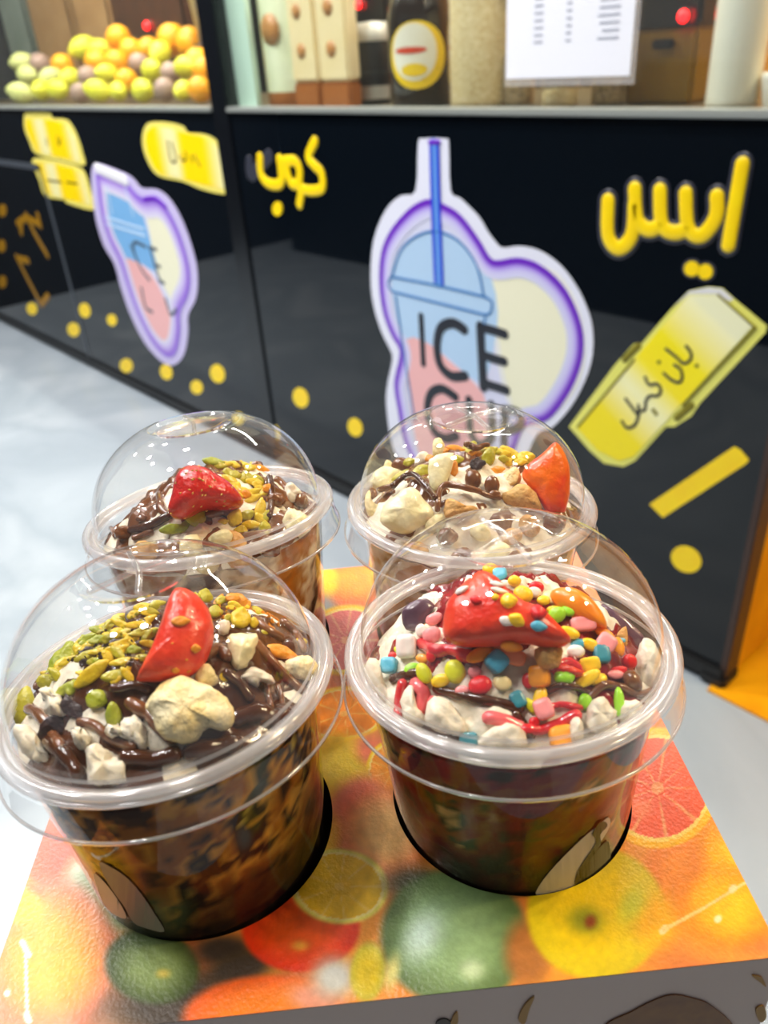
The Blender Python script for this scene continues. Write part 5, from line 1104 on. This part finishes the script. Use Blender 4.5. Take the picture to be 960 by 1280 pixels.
for (x, y, L, W) in [(170, 465, 60, 50), (230, 410, 40, 30), (710, 350, 60, 50), (560, 190, 50, 30), (640, 200, 40, 30), (800, 350, 50, 50)]:
    px, py = at(E_, x, y); bit('chocolate_lump', k, px, py, L*E_['s'], W*E_['s'], 0, 'chocolate_light', 'brown chocolate lump by the whole strawberry', 'chocolate', 'chocolate lumps by the whole strawberry', 'blob', tr=0.8)

# --- banana and wafer cup
k = 'BR'; I_ = dict(s=160/960, o=(440, 510)); J_ = dict(s=170/960, o=(580, 510))
for pts, th, m_, lab, nm, cat in [([(210, 800), (255, 720), (340, 650), (430, 600), (500, 635), (570, 720), (620, 800), (600, 850), (500, 900), (400, 940), (280, 910), (215, 860)], .010, 'banana', 'large white banana chunk by the lid rim', 'banana_chunk', 'banana'), ([(130, 560), (180, 470), (280, 440), (390, 480), (400, 540), (330, 600), (240, 640), (160, 600)], .008, 'banana', 'white banana chunk behind the largest banana chunk', 'banana_chunk', 'banana'), ([(95, 680), (130, 620), (150, 700), (230, 760), (200, 850), (120, 800)], .006, 'cake', 'yellowish cake sliver squeezed against the dome', 'cake_sliver', 'cake'), ([(580, 390), (760, 340), (740, 480), (700, 590), (630, 650), (590, 620)], .004, 'banana', 'upright pale coconut slice between the pistachios', 'coconut_slice', 'coconut'), ([(610, 250), (670, 230), (700, 340), (610, 370)], .004, 'cake', 'pale stick-like wafer behind the coconut slice', 'wafer_stick', 'wafer'), ([(235, 455), (262, 390), (325, 440), (320, 480), (250, 480)], .004, 'cake', 'small pale cake corner on the banana', 'cake_corner', 'cake'), ([(470, 440), (490, 350), (560, 330), (590, 400), (540, 430)], .004, 'cream', 'white cream curl left of the coconut slice'.replace(' left of', ' beside'), 'cream_curl', 'cream'), ([(700, 700), (760, 690), (860, 740), (950, 750), (900, 800), (720, 825), (690, 800)], .007, 'wafer', 'toasted wafer block under the chocolate drizzle', 'wafer_block', 'wafer')]:
    traced(nm, k, pts, th, m_, lab, cat, s=I_['s'], o=I_['o'], rough=0.15)
for pts, th, m_, lab, nm, cat in [([(245, 530), (330, 430), (385, 430), (400, 520), (370, 550), (270, 600)], .005, 'cake', 'pale broken wafer next to the strawberry slice', 'wafer_bit', 'wafer'), ([(255, 670), (300, 600), (380, 550), (460, 560), (530, 640), (540, 720), (400, 710)], .008, 'wafer', 'toasted wafer curl with chocolate near the strawberry slice', 'wafer_curl', 'wafer')]:
    traced(nm, k, pts, th, m_, lab, cat, s=J_['s'], o=J_['o'], rough=0.2)
traced('strawberry_slice', k, [(412, 480), (440, 410), (520, 350), (590, 290), (645, 240), (700, 300), (740, 400), (752, 520), (738, 650), (705, 755), (640, 770), (580, 730), (530, 650), (460, 560)], 0.010, 'berry_flesh', 'bright orange-red strawberry slice leaning on the dome', 'strawberry', base=(620, 700), s=J_['s'], o=J_['o'], rough=0.06, up=0.15)
for pts, w_, m_ in [([(310, 650), (400, 575), (480, 580), (560, 670), (620, 740)], 60, 'chocolate'), ([(640, 840), (650, 710), (700, 645), (820, 665), (950, 700)], 56, 'chocolate_light'), ([(200, 680), (260, 670), (330, 640)], 50, 'chocolate_light')]: strand(k, pts, w_*I_['s'], m_, dz=0.0035, **I_)
for pts, w_, m_ in [([(0, 620), (90, 640), (170, 680), (250, 690)], 50, 'chocolate_light'), ([(20, 180), (100, 150), (170, 170)], 50, 'chocolate_light')]: strand(k, pts, w_*J_['s'], m_, dz=0.003, **J_)
for (x, y, L, W, a, c) in [(440, 290, 100, 66, 0, 'm'), (530, 490, 150, 100, 20, 'm'), (370, 380, 150, 50, 28, 'm'), (780, 165, 140, 56, -10, 'o'), (590, 300, 70, 60, 0, 'o'), (760, 470, 130, 66, 80, 'o'), (700, 200, 70, 50, 0, 'o'), (520, 240, 80, 70, 40, 'g'), (800, 400, 90, 60, 0, 'm'), (660, 190, 60, 40, 0, 'y')]: nut(k, I_, x, y, L, W, a, c)
for (x, y, L, W, a, c) in [(45, 282, 140, 120, 70, 'm'), (172, 362, 140, 92, 80, 'm'), (210, 210, 90, 70, 0, 'o'), (140, 120, 130, 50, 15, 'o'), (240, 290, 190, 66, 5, 'y'), (335, 310, 190, 76, -35, 'y'), (440, 300, 120, 94, 0, 'y'), (400, 390, 90, 56, 0, 'y'), (275, 370, 80, 60, 0, 'm'), (230, 452, 110, 60, 10, 'o'), (320, 230, 80, 60, 0, 'o'), (110, 210, 60, 50, 0, 'o'), (60, 170, 70, 40, 20, 'o'), (380, 250, 70, 60, 10, 'y')]: nut(k, J_, x, y, L, W, a, c)
for _ in range(20): nut(k, J_, RND.uniform(60, 470), RND.uniform(120, 400), RND.uniform(60, 130), RND.uniform(36, 70), RND.uniform(-60, 75), RND.choice('yymo'), tr=0.4)
for S_, x, y, L, W, m_, lab in [(I_, 400, 430, 140, 120, 'chocolate_light', 'brown chocolate ball on the banana cup'), (I_, 170, 620, 70, 90, 'chocolate_light', 'brown chocolate ball on the banana cup'), (J_, 65, 540, 110, 130, 'chocolate_light', 'brown chocolate ball on the banana cup'), (J_, 190, 570, 100, 130, 'chocolate_light', 'brown chocolate ball on the banana cup'), (J_, 215, 640, 80, 70, 'chocolate_light', 'brown chocolate ball on the banana cup')]:
    px, py = at(S_, x, y); bit('chocolate_ball', k, px, py, L*S_['s'], W*S_['s'], 0, m_, lab, 'chocolate', 'chocolate balls on the banana cup', 'blob', tr=0.9, lift=0.4, rough=0.05)
px, py = at(J_, 90, 412); bit('olive_flake', k, px, py, 110*J_['s'], 90*J_['s'], 0, 'chocolate_chip', 'black curled chocolate flake between pistachio and coconut', 'chocolate', None, 'shard', tr=0.3)

# loose bits on the parts of the two rear desserts that show through the front domes
for k, spots in (('BR', [(520, 690), (560, 672), (600, 668), (640, 672), (575, 700), (620, 694), (660, 660), (690, 655), (545, 655)]), ('BL', [(185, 690), (220, 700), (260, 706), (300, 702), (335, 688), (240, 684), (290, 680)])):
    for i, (px, py) in enumerate(spots):
        m_, w_ = [('wafer', 'toasted wafer'), ('chocolate_light', 'milk chocolate'), ('banana', 'pale banana')][i % 3]
        bit('topping_chunk', k, px, py, RND.uniform(24, 34), RND.uniform(18, 26), RND.uniform(-60, 60), m_, '%s chunk near the rim of %s' % (w_, DESC[k]), 'topping', '%s chunks near the rim of %s' % (w_, DESC[k]), 'blob', tr=0.6, lift=0.3, rough=0.25)
# ------------------------------------------------------------------ print on the cup walls
def wall_hit(k, px, py, off):
    o = MI[k] @ CAM; d = (MI[k].to_3x3() @ ray(px, py)).normalized(); t = 0.1
    while t < 0.4:
        p = o + d*t
        if math.hypot(p.x, p.y) <= cup_r(p.z, POSE[k][2])+off: return CM[k] @ p
        t += 0.0002
    return None
CUPS = {o.get('label'): o for o in COL.objects if o.get('category') == 'cup' and o.name.startswith('plastic_cup')}
def cup_print(k, pts, material, off, s, o, name):
    bm = bmesh.new(); P = catmull([Vector((o[0]+x*s, o[1]+y*s, 0)) for x, y in pts], 3)
    bm.faces.new([bm.verts.new(p) for p in P])
    for c in range(20):
        x_ = min(p.x for p in P) + (max(p.x for p in P)-min(p.x for p in P))*(c+.5)/20
        bmesh.ops.bisect_plane(bm, geom=list(bm.verts)+list(bm.edges)+list(bm.faces), plane_co=(x_, 0, 0), plane_no=(1, 0, 0))
    bmesh.ops.triangulate(bm, faces=list(bm.faces)); bm.verts.index_update()
    W_ = [wall_hit(k, v.co.x, v.co.y, off) for v in bm.verts]
    ff = [[v.index for v in f.verts] for f in bm.faces if all(W_[v.index] is not None for v in f.verts)]; bm.free()
    vv = [w_ if w_ else Vector((0, 0, 0)) for w_ in W_]
    if all(W_): fixn(mk(name, vv, ff, material, CUPS['clear plastic dessert cup, ' + DESC[k]]))
mat('cup_ink_white', (212, 204, 190), rough=0.4); mat('cup_ink_dark', (24, 26, 34), rough=0.35); mat('cup_ink_red', (190, 20, 26), rough=0.35); mat('cup_ink_grey', (150, 140, 136), rough=0.4)
L_ = (370/960, (440, 960))
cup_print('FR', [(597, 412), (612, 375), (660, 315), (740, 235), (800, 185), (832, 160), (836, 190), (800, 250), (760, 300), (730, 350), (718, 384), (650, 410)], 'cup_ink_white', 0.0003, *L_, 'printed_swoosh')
cup_print('FR', [(730, 384), (738, 345), (785, 280), (822, 240), (835, 250), (838, 320), (800, 365), (760, 382)], 'cup_ink_dark', 0.0003, *L_, 'printed_emblem')
cup_print('FR', [(780, 215), (800, 180), (822, 175), (828, 190), (806, 215), (806, 250), (770, 300), (728, 380), (722, 380), (735, 330), (785, 255), (790, 230)], 'cup_ink_dark', 0.0005, *L_, 'printed_straw')
cup_print('FR', [(842, 290), (856, 240), (872, 170), (882, 120), (890, 140), (890, 200), (876, 262)], 'cup_ink_red', 0.0003, *L_, 'printed_band')
L_ = (0.375, (60, 980))
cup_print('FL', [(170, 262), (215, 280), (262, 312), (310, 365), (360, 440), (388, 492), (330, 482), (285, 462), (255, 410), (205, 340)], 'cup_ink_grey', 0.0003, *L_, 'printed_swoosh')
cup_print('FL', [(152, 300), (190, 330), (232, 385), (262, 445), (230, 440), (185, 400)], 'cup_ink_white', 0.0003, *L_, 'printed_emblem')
